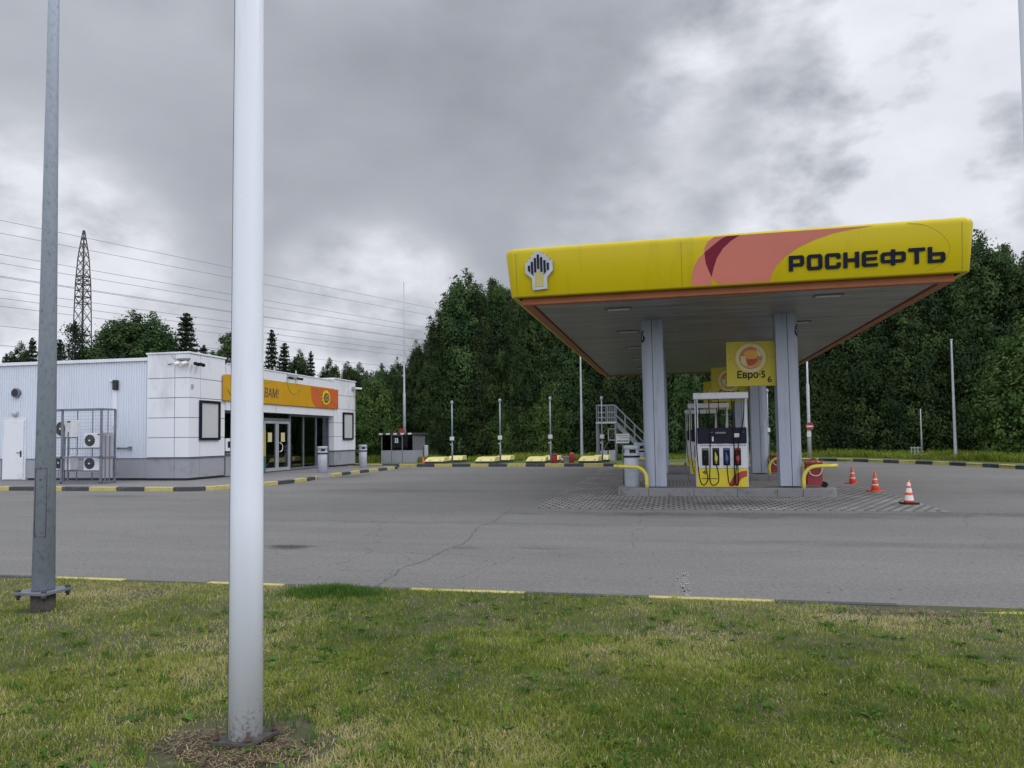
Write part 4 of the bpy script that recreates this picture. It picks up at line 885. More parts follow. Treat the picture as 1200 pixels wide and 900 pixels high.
for y in (gy0 + .05, gy1 - .05): mb.bar((gx1, y, gz), (gx1 + 2.1, y, .12), .05, .22)
for k in range(10): q = (k + .5) / 10; mb.box(gx1 + 2.1 * q - .12, gy0 + .08, gz - (gz - .12) * q, gx1 + 2.1 * q + .12, gy1 - .08, gz - (gz - .12) * q + .03)
mb.build('stair', 'steel', t)
mb = MB()
for y in (gy0 + .05, gy1 - .05):
    for dz in (.5, 1.0): mb.bar((gx1, y, gz + dz), (gx1 + 2.1, y, dz + .12), .05)
    for q in (.25, .5, .75, 1): mb.bar((gx1 + 2.1 * q, y, gz - (gz - .12) * q), (gx1 + 2.1 * q, y, gz - (gz - .12) * q + 1.0), .04)
mb.build('stair_rail', 'steel', t)
mb = MB(); mb.box(gx0 + .15, 43.3, .1, gx0 + .55, 43.8, .7); mb.box(gx0 + .62, 43.3, .1, gx0 + 1.0, 43.8, .72); mb.build('cabinet', 'pale_steel', t, bevel=.01)
mb = MB(); mb.bar((gx0 + .6, 43.6, 1.3), (gx0 + 1.0, 43.6, 1.3), .06); mb.bar((gx0 + .6, 43.6, 1.95), (gx0 + 1.0, 43.6, 1.95), .06); mb.bar((gx0 + .6, 43.6, 1.3), (gx0 + .6, 43.6, 1.95), .06); mb.build('pipe_frame', 'pale_steel', t)
# booth
t = thing('booth', (-15.6, 42.0, .12), 'low grey booth with dark windows and striped roof edge, beyond the shop', 'booth')
bx0, bx1, by0, by1 = -16.62, -14.6, 41.3, 43.4
mb = MB(); mb.box(bx0, by0, .12, bx1, by1, .84); mb.build('lower_wall', 'plinth', t, bevel=.01)
mb = MB()
for x in (bx0 + .02, bx0 + .62, bx0 + 1.28, bx1 - .07): mb.box(x, by0 + .002, .845, x + .06, by0 + .06, 1.75)
mb.box(bx0 + .68, by0 + .002, 1.68, bx0 + 1.28, by0 + .05, 1.74); mb.build('frame', 'steel', t)
mb = MB(); mb.box(bx1 - .02, by0 + .08, .845, bx1 - .001, by1 - .05, 1.75); v0 = by0 + .3
for k in range(4): mb.box(bx1, v0 + k * .45, .86, bx1 + .015, v0 + k * .45 + .03, 1.74, 1)
mb.build('side_wall', ['steel', 'plinth'], t)
mb = MB(); mb.box(bx0 + .05, by0 + .03, .85, bx1 - .05, by0 + .04, 1.74); mb.build('glazing', 'glass_dark', t)
mb = MB(); mb.box(bx0 + .05, by1 - .3, .85, bx1 - .1, by1 - .25, 1.74); mb.box(bx0 + .1, by0 + .2, .85, bx0 + .9, by0 + .5, 1.0); mb.box(bx0 + 1.4, by0 + .4, .85, bx0 + 1.8, by0 + .9, 1.55); mb.build('interior', 'brick_brown', t)
mb = MB()
for k in range(10): mb.box(bx0 - .08 + k * .222, by0 - .12, 1.755, bx0 - .08 + (k + 1) * .222, by1 + .08, 1.85, k % 2)
mb.build('roof', ['cone_white', 'kerb_black'], t)
mb = MB(); mb.box(bx0 + .86, by0 - .008, 1.28, bx0 + 1.06, by0 + .0, 1.56); mb.box(bx0 + .93, by0 - .012, 1.33, bx0 + .99, by0 - .009, 1.52, 1); mb.build('notice', ['paper', 'blue'], t)
mb = MB(); mb.box(bx1 + .03, 42.9, .12, bx1 + .22, 43.3, 1.12); mb.build('side_tank', 'poster_grey', t, bevel=.07)
mb = MB()
for xx in (bx0 + .64, bx0 + 1.3): mb.box(xx, by0 - .006, .14, xx + .02, by0 - .001, .83)
mb.build('wall_joint', 'dark', t)
t = thing('warning_lamp', (-15.62, 42.0, 1.85), 'small red round sign on the booth roof in front of the mast', 'sign'); mb = MB(); mb.prism_xz(disc(0, .1, .17, 16), -.03, .03); mb.build('disc', 'red_paint', t, world=False)
o = MB().lathe([(.10, 0), (.08, .04), (.03, .30), (.012, .32)], 14).build('orange_cone', 'cone_red', None); o.location = (-14.05, 41.3, .12); tag(o, 'tiny orange cone on the grass just right of the booth', 'traffic cone')
def mast(name, x, y, prof, m, label, cat, group=None, mats=None):
    t = thing(name, (x, y, .1), label, cat, group); mb = MB(); mb.lathe(prof, 12, (0, 0)); mb.build('pole', m, t, world=False); return t
ms = mast('lightning_mast', -16.2, 44.1, [(.10, 0), (.085, 4.2), (.06, 4.3), (.045, 7.5), (.032, 7.6), (.028, 11.2)], 'pale_steel', 'tall thin stepped mast rising behind the booth', 'mast')
for nm, x, y, h, lb in [('lamp_post', -5.15, 43.6, 6.1, 'slim grey post between the third and fourth hatches, against the dark trees'), ('lamp_post', 14.1, 42.2, 6.15, 'slim grey post on the grass at far right before the trees')]:
    t = mast(nm, x, y, [(.10, 0), (.085, .4), (.075, 1.5), (.045, h - .2), (.045, h)], 'pale_steel', lb, 'post', 'slim grey posts before the trees')
    mb = MB(); mb.box(-.05, -.06, h - .02, .05, .06, h + .05); mb.build('cap', 'pale_steel', t, world=False)
t = mast('no_entry_sign', 7.56, 45.0, [(.11, 0), (.11, 1.6), (.085, 1.7), (.09, 4.2), (.055, 4.3), (.05, 6.3)], 'pale_steel', 'red round no entry sign with white bar on a grey post right of the canopy', 'road sign')
mb = MB(); mb.prism_xz(disc(.03, 1.85, .225, 28), -.14, -.12); d_ = mb.build('disc', 'red_paint', t, world=False)
mb = MB(); mb.prism_xz(box_(-.13, 1.81, .19, 1.89), -.148, -.142); mb.build('bar', 'cone_white', d_, world=False)
mb = MB(); mb.box(-.13, -.14, 1.27, .09, -.12, 1.55); mb.build('plate', 'paper', t, world=False)
t = thing('pipe_stand', (13.75, 46.3, .12), 'thin vent pole with a small grey pipe rack at its foot on the far lawn', 'pipe stand')
mb = MB(); mb.lathe([(.05, 0), (.045, 1.4), (.03, 1.5), (.025, 2.75)], 10); mb.build('pole', 'pale_steel', t, world=False)
mb = MB()
for k in range(3): mb.bar((-.55 + k * .17, 0, 0), (-.55 + k * .17, 0, .62), .05)
mb.bar((-.6, 0, .55), (0, 0, .55), .06); mb.bar((-.65, -.05, .18), (.75, -.05, .18), .05); mb.build('rack', 'pale_steel', t, world=False)

# ------------------------------------------------------------ store
st_ = thing('store_building', (-20, 28, 0), 'low white station shop with corrugated side, corner pylons and yellow orange sign band', 'shop')
WX0 = -34; YF = 24.2; XG = -17.30; XF = -16.98
mb = MB(); x = WX0; pts = []
while x < -18.80: pts += [(x, 0), (x + .045, 0), (x + .058, .025), (x + .095, .025), (x + .108, 0)]; x += .108
v = []; f = []
for (x, d) in pts: v += [(x, YF - d, .93), (x, YF - d, 4.5)]
for i in range(len(pts) - 1):
    f.append((2 * i, 2 * i + 2, 2 * i + 3, 2 * i + 1))
mb.add(v, f); mb.build('corrugated_wall', 'corrugated', st_)
mb = MB(); mb.box(WX0, YF + .005, .1, -18.8, YF + .2, 4.5); mb.box(WX0, YF + .2, .1, WX0 + .2, 38.2, 4.5); mb.box(WX0 + .2, 38.0, .1, -18.0, 38.2, 4.5); mb.build('inner_wall', 'dim_wall', st_)
mb = MB(); mb.box(WX0, YF - .10, 4.50, -18.80, YF + .1, 4.62); mb.build('eaves_flashing', 'panel_white', st_, bevel=.008)
mb = MB(); mb.box(WX0, YF - .04, .20, -25.18, YF + .002, .90); mb.box(-24.05, YF - .04, .20, -18.8, YF + .002, .90); mb.box(WX0, YF - .06, .905, -25.18, YF + .002, .935, 1); mb.box(-24.05, YF - .06, .905, -18.8, YF + .002, .935, 1)
for xx in (-22.6, -20.4): mb.box(xx, YF - .043, .2, xx + .012, YF - .038, .9, 2)
mb.box(-24.0, YF - .01, .1, -18.8, YF + .003, .195, 2); mb.build('plinth', ['plinth', 'steel', 'dark'], st_)
mb = MB(); mb.box(WX0, YF + .1, 4.42, -17.2, 38.1, 4.52); mb.build('roof', 'steel', st_)
mb = MB(); mb.box(WX0 + .2, YF + .2, .1, XG, 38.0, .14); mb.build('shop_floor', 'dim_floor', st_)
def pylon(xa, xb, ya, yb, zt, jx, jy, name):
    t = MB(); e = .03; g_ = .010
    t.box(xa + e, ya + e, .13, xb - e, yb - e, zt - .05, 1)
    rows = [(.955, 1.655), (1.675, 2.375), (2.395, 3.10), (3.12, 3.82), (3.84, zt - .07)]
    for z0, z1 in rows:
        xs = [xa] + jx + [xb]
        for i in range(len(xs) - 1): t.box(xs[i] + (g_ if i else 0), ya, z0, xs[i + 1] - (g_ if i < len(xs) - 2 else 0), ya + e, z1)
        ysx = [ya + e + .001] + jy + [yb]
        for i in range(len(ysx) - 1): t.box(xb - e, ysx[i] + (g_ if i else 0), z0, xb, ysx[i + 1] - (g_ if i < len(ysx) - 2 else 0), z1)
    p = t.build('corner_pylon', ['panel_white', 'dark'], st_, bevel=.006)
    t = MB(); xs = [xa] + jx + [xb]
    for i in range(len(xs) - 1): t.box(xs[i] + (.006 if i else 0), ya + .012, .20, xs[i + 1] - (.006 if i < len(xs) - 2 else 0), ya + e + .01, .90)
    ysx = [ya + e + .02] + jy + [yb]
    for i in range(len(ysx) - 1): t.box(xb - e - .01, ysx[i] + (.006 if i else 0), .20, xb - .012, ysx[i + 1] - (.006 if i < len(ysx) - 2 else 0), .90)
    t.box(xa, ya - .02, .905, xb + .02, ya + .05, .93, 1); t.box(xb - .03, ya + .051, .905, xb + .02, yb, .93, 1); t.build('base_cladding', ['plinth', 'steel'], p)
    t = MB(); t.box(xa - .04, ya - .04, zt - .065, xb + .04, yb + .04, zt); t.build('cap', 'panel_white', p, bevel=.008)
    return p
p1 = pylon(-18.78, -17.06, 24.08, 26.32, 4.78, [-17.64], [24.76], 'p')
p2 = pylon(-17.9, -16.98, 35.85, 38.5, 4.70, [], [36.2, 37.6], 'p')
def poster(par, x, y0, y1, z0, z1):
    t = MB(); e = .09; t.box(x, y0, z0, x + .08, y0 + e, z1); t.box(x, y1 - e, z0, x + .08, y1, z1); t.box(x, y0 + e, z0, x + .08, y1 - e, z0 + e); t.box(x, y0 + e, z1 - e, x + .08, y1 - e, z1); fr = t.build('poster_frame', 'navy', par, bevel=.006)
    t = MB(); t.box(x, y0 + e, z0 + e, x + .03, y1 - e, z1 - e); t.build('sheet', 'poster_grey', fr)
poster(p1, -17.055, 24.68, 25.93, 1.56, 3.04); poster(p2, -16.975, 36.85, 38.1, 1.5, 2.95)
# camera bracket on the pylon corner
t = thing('security_camera', (-17.2, 24.05, 4.4), 'cluster of two white cameras and small black floodlights high on the near pylon corner', 'camera')
mb = MB(); mb.box(-17.5, 24.0, 4.46, -17.0, 24.07, 4.53); mb.bar((-17.9, 24.04, 4.33), (-17.2, 24.0, 4.42), .03); mb.tube(spline([(-17.75, 24.03, 4.7), (-17.65, 24.0, 4.55), (-17.5, 24.0, 4.48)], 5), .012, 6); mb.build('bracket', 'steel', t)
for cxx in (-17.4, -17.12):
    mb = MB(); mb.tube([(cxx, 24.06, 4.38), (cxx - .03, 23.72, 4.28)], .075, 12); mb.build('camera_body', 'cone_white', t); mb = MB(); mb.tube([(cxx, 24.0, 4.46), (cxx, 23.95, 4.36)], .03, 8); mb.build('mount', 'steel', t)
for cyy in (24.25, 24.55):
    mb = MB(); mb.tube([(-16.95, cyy, 4.36), (-16.75, cyy - .03, 4.30)], .065, 10); mb.build('floodlight', 'black_plastic', t)
mb = MB(); mb.box(-17.075, 24.2, 3.45, -17.03, 24.32, 3.60); mb.build('bell', 'pale_steel', t)
t = thing('security_camera', (-16.9, 38.3, 4.3), 'small white camera on the far pylon of the shop', 'camera'); mb = MB(); mb.tube([(-16.98, 38.2, 4.3), (-16.6, 38.5, 4.28)], .06, 10); mb.build('camera_body', 'cone_white', t); mb = MB(); mb.box(-16.98, 38.0, 4.22, -16.85, 38.3, 4.38); mb.build('mount', 'pale_steel', t)
t = thing('security_camera', (-16.9, 32.0, 4.4), 'camera above the yellow sign band near its middle', 'camera'); mb = MB(); mb.tube([(-16.95, 31.1, 4.36), (-16.7, 31.0, 4.30)], .055, 8); mb.tube([(-16.9, 31.8, 4.36), (-16.65, 31.9, 4.32)], .055, 8); mb.build('camera_body', 'black_plastic', t); mb = MB(); mb.box(-16.99, 31.0, 4.36, -16.9, 31.9, 4.52); mb.build('mount', 'pale_steel', t)
# facade
mb = MB(); mb.box(XG - .1, 26.33, 4.12, XF, 35.83, 4.52); mb.box(XG - .1, 26.33, 2.72, XF - .02, 35.83, 3.08); mb.box(XG - .08, 26.33, 3.08, XF - .05, 35.83, 4.12); mb.build('fascia_wall', 'panel_white', st_, bevel=.006)
mb = MB(); mb.box(XF - .03, 26.33, 4.525, XF + .03, 35.83, 4.57); mb.build('parapet_cap', 'panel_white', st_)
SZ0, SZ1 = 3.09, 4.10
sg = MB(); sg.box(XF - .04, 26.1, SZ0, XF + .06, 36.22, SZ1); sg = sg.build('sign_band', 'store_yellow', st_, bevel=.006)
def sxf(loops, d, ext=.002):
    return mapped(MB(), curve_mesh(loops, ext), lambda a, b, c: (XF + .06 + d + c, a, b))
sxf([[(36.2, SZ0 + .015), (33.75, SZ0 + .015), (33.45, SZ0 + .16), (33.28, SZ0 + .38), (33.22, SZ0 + .7), (33.2, SZ1 - .015), (36.2, SZ1 - .015)]], .003).build('orange_panel', 'store_orange', sg)
cyy, czz = 34.75, 3.60
pet = [];
for k in range(32): r_ = .40 if k % 2 == 0 else .30; pet.append((cyy + r_ * 1.25 * math.cos(k * math.pi / 16), czz + r_ * math.sin(k * math.pi / 16)))
fl = sxf([pet], .03, .02).build('sunflower_emblem', 'pump_yellow', sg)
sxf([disc(cyy, czz, .245, 28, .30)], .056).build('flower_centre', 'brick_brown', fl)
mb = sxf([disc(cyy + .03, czz, .13, 24, .16), disc(cyy + .03, czz, .085, 24, .105)], .062); mapped(mb, curve_mesh([box_(cyy - .06, czz + .10, cyy + .13, czz + .15)], .002), lambda a, b, c: (XF + .124 + c, a, b)); mb.build('cup', 'sign_amber', fl)
mb = MB()
mb.tube([(XF + .065, p.x, p.y) for p in spline([(30.9, SZ1 - .02, 0), (31.15, 3.75, 0), (31.45, 3.62, 0), (31.75, 3.68, 0), (31.95, 3.85, 0), (32.05, 3.74, 0), (31.85, 3.66, 0)], 6)], .012, 5)
mb.tube([(XF + .065, p.x, p.y) for p in spline([(26.25, 3.55, 0), (26.5, 3.3, 0), (26.8, 3.14, 0)], 6)], .015, 5)
mb.tube([(XF + .069, p.x, p.y) for p in spline([(33.6, 4.05, 0), (34.0, 3.82, 0), (34.4, 3.72, 0)], 6)], .012, 5); mb.tube([(XF + .069, p.x, p.y) for p in spline([(35.1, 3.5, 0), (35.6, 3.40, 0), (36.1, 3.22, 0)], 6)], .012, 5); mb.build('vine', 'green_line', sg)
mb = MB(); mb.tube([(XF + .065, p.x, p.y) for p in spline([(29.0, 3.98, 0), (29.3, 4.0, 0), (29.55, 4.08, 0)], 5)], .012, 5); mb.build('leaf_stroke', 'green_line', sg)
mb = MB(); mapped(mb, text_mesh('ВАМ!', .56, .006, .12, 1.0), lambda a, b, c: (XF + .068 + c, 29.55 + a * .86, 3.37 + b)); mb.build('lettering', 'brick_brown', sg)
mb = MB()
for yy in (30.45,): mb.box(XF + .058, yy, SZ0 + .01, XF + .063, yy + .012, SZ1 - .01)
mb.build('panel_seam', 'sign_amber', sg)
# glazing bars, doors
mb = MB()
for yy, w_ in ((26.35, .06), (28.2, .06), (29.42, .10), (31.78, .10), (33.1, .06), (34.4, .06), (35.76, .06)): mb.box(XG - .05, yy, .15, XG + .05, yy + w_, 2.72)
for ya, yb in ((26.42, 28.2), (28.26, 29.42), (31.88, 33.1), (33.16, 34.4), (34.46, 35.76)): mb.box(XG - .05, ya, .15, XG + .05, yb, .24); mb.box(XG - .05, ya, 2.62, XG + .05, yb, 2.72)
mb.box(XG - .05, 29.52, 2.40, XG + .05, 31.78, 2.50); mb.build('window_frame', 'steel', st_)
for ya, yb, z0, z1 in ((26.41, 28.2, .24, 2.62), (28.26, 29.42, .24, 2.62), (29.52, 31.78, 2.5, 2.72), (31.88, 33.1, .24, 2.62), (33.16, 34.4, .24, 2.62), (34.46, 35.76, .24, 2.62)):
    mb = MB(); mb.box(XG - .01, ya, z0, XG + .0, yb, z1); mb.build('window_pane', 'glass', st_)
for ya, yb in ((29.53, 30.64), (30.66, 31.77)):
    mb = MB(); e = .11; mb.box(XG - .02, ya, .16, XG + .06, ya + e, 2.38); mb.box(XG - .02, yb - e, .16, XG + .06, yb, 2.38); mb.box(XG - .02, ya + e, .16, XG + .06, yb - e, .30); mb.box(XG - .02, ya + e, 2.26, XG + .06, yb - e, 2.38); dd_ = mb.build('entrance_door', 'pale_steel', st_, bevel=.004)
    mb = MB(); mb.box(XG + .0, ya + e, .30, XG + .01, yb - e, 2.26); mb.build('door_pane', 'glass', dd_)
    mb = MB(); mb.box(XG + .012, (ya + yb) / 2 - .17, 1.45, XG + .016, (ya + yb) / 2 + .17, 1.86); mb.build('sticker', 'sign_cream', dd_)
    if ya > 30: mb = MB(); mb.tube(spline([(XG + .07, ya + .14, 1.42), (XG + .13, ya + .16, 1.38), (XG + .13, ya + .30, 1.3), (XG + .13, ya + .30, 1.1), (XG + .13, ya + .16, 1.02), (XG + .07, ya + .14, 1.0)], 4), .02, 8); mb.build('handle', 'cone_white', dd_)
# service window at the left of the facade, and yellow display
mb = MB(); mb.box(XG + .02, 26.4, .15, XG + .25, 27.3, 1.0); mb.box(XG + .02, 26.36, 1.0, XG + .35, 27.35, 1.06, 1); mb.build('service_counter', ['plinth', 'steel'], st_)
mb = MB(); mb.box(XG + .02, 26.45, 1.12, XG + .20, 27.25, 1.62); mb.build('service_box', 'panel_white', st_); mb = MB(); mb.box(XG + .201, 26.6, 1.25, XG + .207, 26.85, 1.5); mb.build('service_slot', 'navy', st_)
t = thing('display_stand', (-16.95, 28.9, .117), 'tall yellow display with teal lower half beside the shop door, next to the white pole', 'display')
mb = MB(); mb.box(-17.15, 28.5, .85, -16.95, 29.18, 1.95); mb.build('upper_panel', 'display_cream', t, bevel=.01); mb = MB(); mb.box(-17.15, 28.5, .117, -16.95, 29.18, .84); mb.build('lower_panel', 'teal', t, bevel=.01)
# interior goods
for i, (xx, yy, l) in enumerate([(-19.6, 27.0, 'left of the doors'), (-19.6, 29.8, 'straight behind the doors'), (-19.2, 32.6, 'right of the doors, behind the window')]):
    t = thing('shop_shelf', (xx, yy, .14), 'dim goods shelf inside the shop, ' + l, 'shelf', 'shelves inside the shop'); mb = MB()
    for z in (.1, .5, .9, 1.3, 1.7): mb.box(-.3, 0, z, .3, 2.0, z + .03)
    mb.box(-.3, -.03, 0, .3, 0, 1.8); mb.box(-.3, 2.0, 0, .3, 2.03, 1.8); mb.build('rack', 'pale_steel', t, world=False)
    mb = MB()
    for z in (.13, .53, .93, 1.33):
        y = .04
        while y < 1.85: w_ = random.uniform(.06, .16); mb.box(-.25, y, z, .25, y + w_ - .01, z + random.uniform(.15, .32)); y += w_
    mb.build('goods', 'shelf_goods', t, world=False)
t = thing('menu_board', (-17.8, 33.5, 1.2), 'dark framed poster hanging inside the window right of the doors', 'poster'); mb = MB(); mb.box(-17.50, 33.4, 1.35, -17.46, 33.95, 2.15); mb.build('board', 'paper', t); mb = MB(); mb.box(-17.458, 33.45, 1.40, -17.45, 33.90, 2.10); mb.box(-17.449, 33.5, 1.6, -17.446, 33.8, 1.85, 1); mb.build('print', ['navy', 'sign_cream'], t)
# side door, vent, lamp, conduit
t = MB(); t.box(-25.14, YF - .045, .13, -24.08, YF + .001, 2.50); dr = t.build('door_frame', 'panel_white', st_, bevel=.006)
t = MB(); t.box(-25.05, YF - .075, .15, -24.17, YF - .047, 2.40); d2 = t.build('side_door', 'white_paint', st_, bevel=.006)
t = MB(); t.tube([(-24.27, YF - .07, 1.16), (-24.27, YF - .13, 1.16), (-24.42, YF - .13, 1.16)], .014, 8); t.box(-24.30, YF - .085, 1.0, -24.24, YF - .076, 1.24); t.build('handle', 'black_plastic', d2)
t = MB(); t.prism_xz(disc(-24.55, 3.45, .18, 28), YF - .12, YF); vv = t.build('round_vent', 'steel', st_); t = MB(); t.prism_xz(disc(-24.55, 3.45, .145, 28), YF - .125, YF - .121); t.build('vent_grille', 'dark', vv)
t = MB(); t.lathe([(.03, -.0), (.1, .02), (.12, .07), (.09, .12), (.02, .14)], 16); o = t.build('bulkhead_lamp', 'poster_grey', st_); o.parent = st_; o.location = Vector((-24.58, YF - .02, 2.66)) - st_.location; o.rotation_euler = (R(90), 0, 0)
for me_v in o.data.vertices: me_v.co = me_v.co + Vector(st_.location)
t = MB(); t.box(-20.28, YF - .06, 2.1, -20.10, YF - .026, 3.45); t.box(-20.24, YF - .14, 3.46, -20.06, YF - .03, 3.82, 1); t.box(-20.42, YF - .1, 3.78, -20.24, YF - .03, 3.86); t.build('cable_duct', ['panel_white', 'dark'], st_)
t = MB(); t.tube([(-20.1, YF - .06, 1.30), (-19.5, YF - .10, 1.30)], .03, 8); t.box(-19.56, YF - .13, 1.25, -19.46, YF - .03, 1.36); t.build('wall_pipe', 'steel', st_)
t = MB(); t.bar((-19.62, 23.5, .12), (-19.62, 23.5, .55), .05); t.bar((-20.3, 23.5, .55), (-19.62, 23.5, .55), .05); t.build('low_rail', 'steel', st_)
for yy, hh in ((29.9, .9), (31.2, .35), (32.4, .3), (34.5, .3)): t = MB(); t.tube([(-18.4, yy, 4.5), (-18.4, yy, 4.7 + hh)], .03, 6); t.build('roof_pipe', 'pale_steel', st_)
# air conditioner cage and units
t = thing('condenser_cage', (-20.4, 23, .117), 'grey steel cage of tubes holding air conditioner units against the corrugated wall', 'cage')
mb = MB(); cx0, cx1, cy0, cy1, cz = -21.5, -19.0, 22.1, 22.75, 2.66
for x in (cx0, -20.55, cx1):
    mb.bar((x, cy0, .12), (x, cy0, cz), .06)
mb.bar((cx0, cy1, .12), (cx0, cy1, cz), .06); mb.bar((cx1, cy1, .12), (cx1, cy1, cz), .06)
for z in (cz, 1.02, .16):
    mb.bar((cx0, cy0, z), (cx1, cy0, z), .06); mb.bar((cx0, cy1, z), (cx1, cy1, z), .05); mb.bar((cx1, cy0, z), (cx1, cy1, z), .06)
mb.build('tube_frame', 'steel', t)
mb = MB()
for x in np.arange(cx0 + .35, cx1, .62): mb.bar((x, cy1, .12), (x, cy1, cz), .025)
for y in (22.3, 22.5): mb.bar((cx1, y, .12), (cx1, y, 1.75), .035)
for z in np.arange(.3, 2.6, .12): mb.bar((cx0, cy1 + .02, z), (cx1, cy1 + .02, z), .006)
mb.build('mesh_bars', 'steel', t)
mb = MB(); mb.box(-21.4, 22.25, .56, -20.62, 22.3, .60); mb.box(-21.4, 22.6, .56, -20.62, 22.65, .60); mb.box(-21.4, 22.25, 1.68, -20.62, 22.3, 1.72); mb.box(-21.4, 22.6, 1.68, -20.62, 22.65, 1.72)
mb.box(-20.5, 22.25, .52, -19.05, 22.3, .56); mb.box(-20.5, 22.6, .52, -19.05, 22.65, .56); mb.box(-20.5, 22.25, 1.30, -19.05, 22.3, 1.34); mb.box(-20.5, 22.6, 1.30, -19.05, 22.65, 1.34)
for x in (-20.62, -20.46, -19.12): mb.bar((x, 22.28, .12), (x, 22.28, 1.9), .05)
mb.build('shelf_rail', 'steel', t)
mb = MB(); mb.box(-19.04, 22.2, .3, -19.0, 22.65, 1.85); mb.build('side_panel', 'plinth', t)
def ac(x, y, z, w_, h, label, proto=[None]):
    if proto[0] is None:
        t = thing('air_conditioner', (0, 0, 0), label, 'air conditioner', 'air conditioner units in the cage')
        mb = MB(); mb.box(0, 0, 0, 1, .35, .75); mb.build('casing', 'pump_white', t, bevel=.015, world=False)
        mb = MB(); mb.prism_xz(disc(.32, .375, .30, 32, .27), -.012, .0); g_ = mb.build('fan_grille', 'dark', t, world=False)
        mb = MB()
        for rr in (.08, .15, .22, .28): mb.tube([(.32 + rr * .9 * math.cos(a), -.018, .375 + rr * math.sin(a)) for a in np.linspace(0, 2 * math.pi, 25)[:-1]], .006, 5, closed=True)
        for k in range(6): a = k * math.pi / 6; mb.tube([(.32 - .26 * math.cos(a), -.02, .375 - .29 * math.sin(a)), (.32 + .26 * math.cos(a), -.02, .375 + .29 * math.sin(a))], .005, 5)
        mb.build('guard_wires', 'steel', g_, world=False)
        mb = MB(); mb.prism_xz(disc(.32, .375, .045, 12), -.03, -.02); mb.build('hub', 'cone_white', g_, world=False)
        mb = MB(); mb.box(.72, -.004, .64, .90, .001, .70); mb.build('badge', 'navy', t, world=False)
        mb = MB(); mb.box(.15, .0, -.04, .22, .35, -.001); mb.box(.75, .0, -.04, .82, .35, -.001); mb.build('foot', 'steel', t, world=False)
        proto[0] = t
    else: t = copy_tree(proto[0])
    t.location = (x, y, z); t.scale = (w_, 1, h / .75); t['label'] = label
ac(-21.0, 22.27, 1.71, .68, .60, 'larger air conditioner unit with white hub, upper left in the cage'); ac(-21.05, 22.27, .58, .68, .50, 'larger air conditioner unit, lower left in the cage')
ac(-19.83, 22.27, 1.345, .74, .50, 'smaller air conditioner unit, upper right in the cage'); ac(-19.83, 22.27, .565, .74, .48, 'smaller air conditioner unit, lower right in the cage')

# ------------------------------------------------------------ power line and lattice pylon
t = thing('lattice_pylon', (-98.6, 110, 0), 'dark lattice power pylon rising above the trees behind the shop', 'pylon')
mb = MB(); hw = lambda z: float(np.interp(z, [0, 23, 28.5, 33.5, 38], [1.2, .92, .82, .58, .08]))
zs = list(np.arange(0, 30, 2.2)) + [30, 31.5, 33, 34.5, 36, 37, 38]
for sx in (-1, 1):
    for sy in (-1, 1):
        for a, b in zip(zs[:-1], zs[1:]): mb.bar((-98.6 + sx * hw(a), 110 + sy * hw(a), a), (-98.6 + sx * hw(b), 110 + sy * hw(b), b), .13)
for a, b in zip(zs[:-1], zs[1:]):
    for (s1, s2) in (((-1, -1), (1, -1)), ((1, -1), (1, 1)), ((1, 1), (-1, 1)), ((-1, 1), (-1, -1))):
        P = lambda s, z: (-98.6 + s[0] * hw(z), 110 + s[1] * hw(z), z)
        mb.bar(P(s1, a), P(s2, b), .065); mb.bar(P(s2, a), P(s1, b), .065)
        if 26 < b < 31 or 17 < b < 22: mb.bar(P(s1, b), P(s2, b), .16); mb.bar(P(s1, (a + b) / 2), P(s2, (a + b) / 2), .12)
mb.build('lattice', 'wire', t)
cdir = Vector((.78, 1.9, 0)); A = Vector((-64.9, 61.5, 0)); d = Vector((26.5, 60.4, 0)).normalized()
wires = [(0, 0, 24.0), (0, 4, 23.4), (6, 0, 21.2), (6, 2, 21.2), (4, 0, 18.6), (4, 3, 18.9), (0, 6, 18.6), (0, 8, 17.9), (6, 5, 17.2), (2, 0, 14.6), (0, 12, 13.0)]
wires = [24.0, 22.4, 20.0, 19.65, 18.1, 17.75, 16.95, 15.9, 14.9, 13.3, 11.2]
ORD = ['topmost', 'second', 'third', 'fourth', 'fifth', 'sixth', 'seventh', 'eighth', 'ninth', 'tenth', 'lowest']
for i, z in enumerate(wires):
    off = (i % 3 - 1) * 1.2; nn = Vector((d.y, -d.x, 0)) * off; pts = []
    for k in range(25):
        s = -70 + k * 14.; p = A + d * s + nn; sag = 3.0 * (((s - 60) / 200.) ** 2); pts.append((p.x, p.y, z + sag - .3))
    mb = MB(); mb.tube(pts, .022, 4); o = mb.build('power_line', 'cable', None); tag(o, 'thin overhead power line across the sky at left, %s of the bundle' % ORD[i], 'power line', 'parallel overhead power lines')

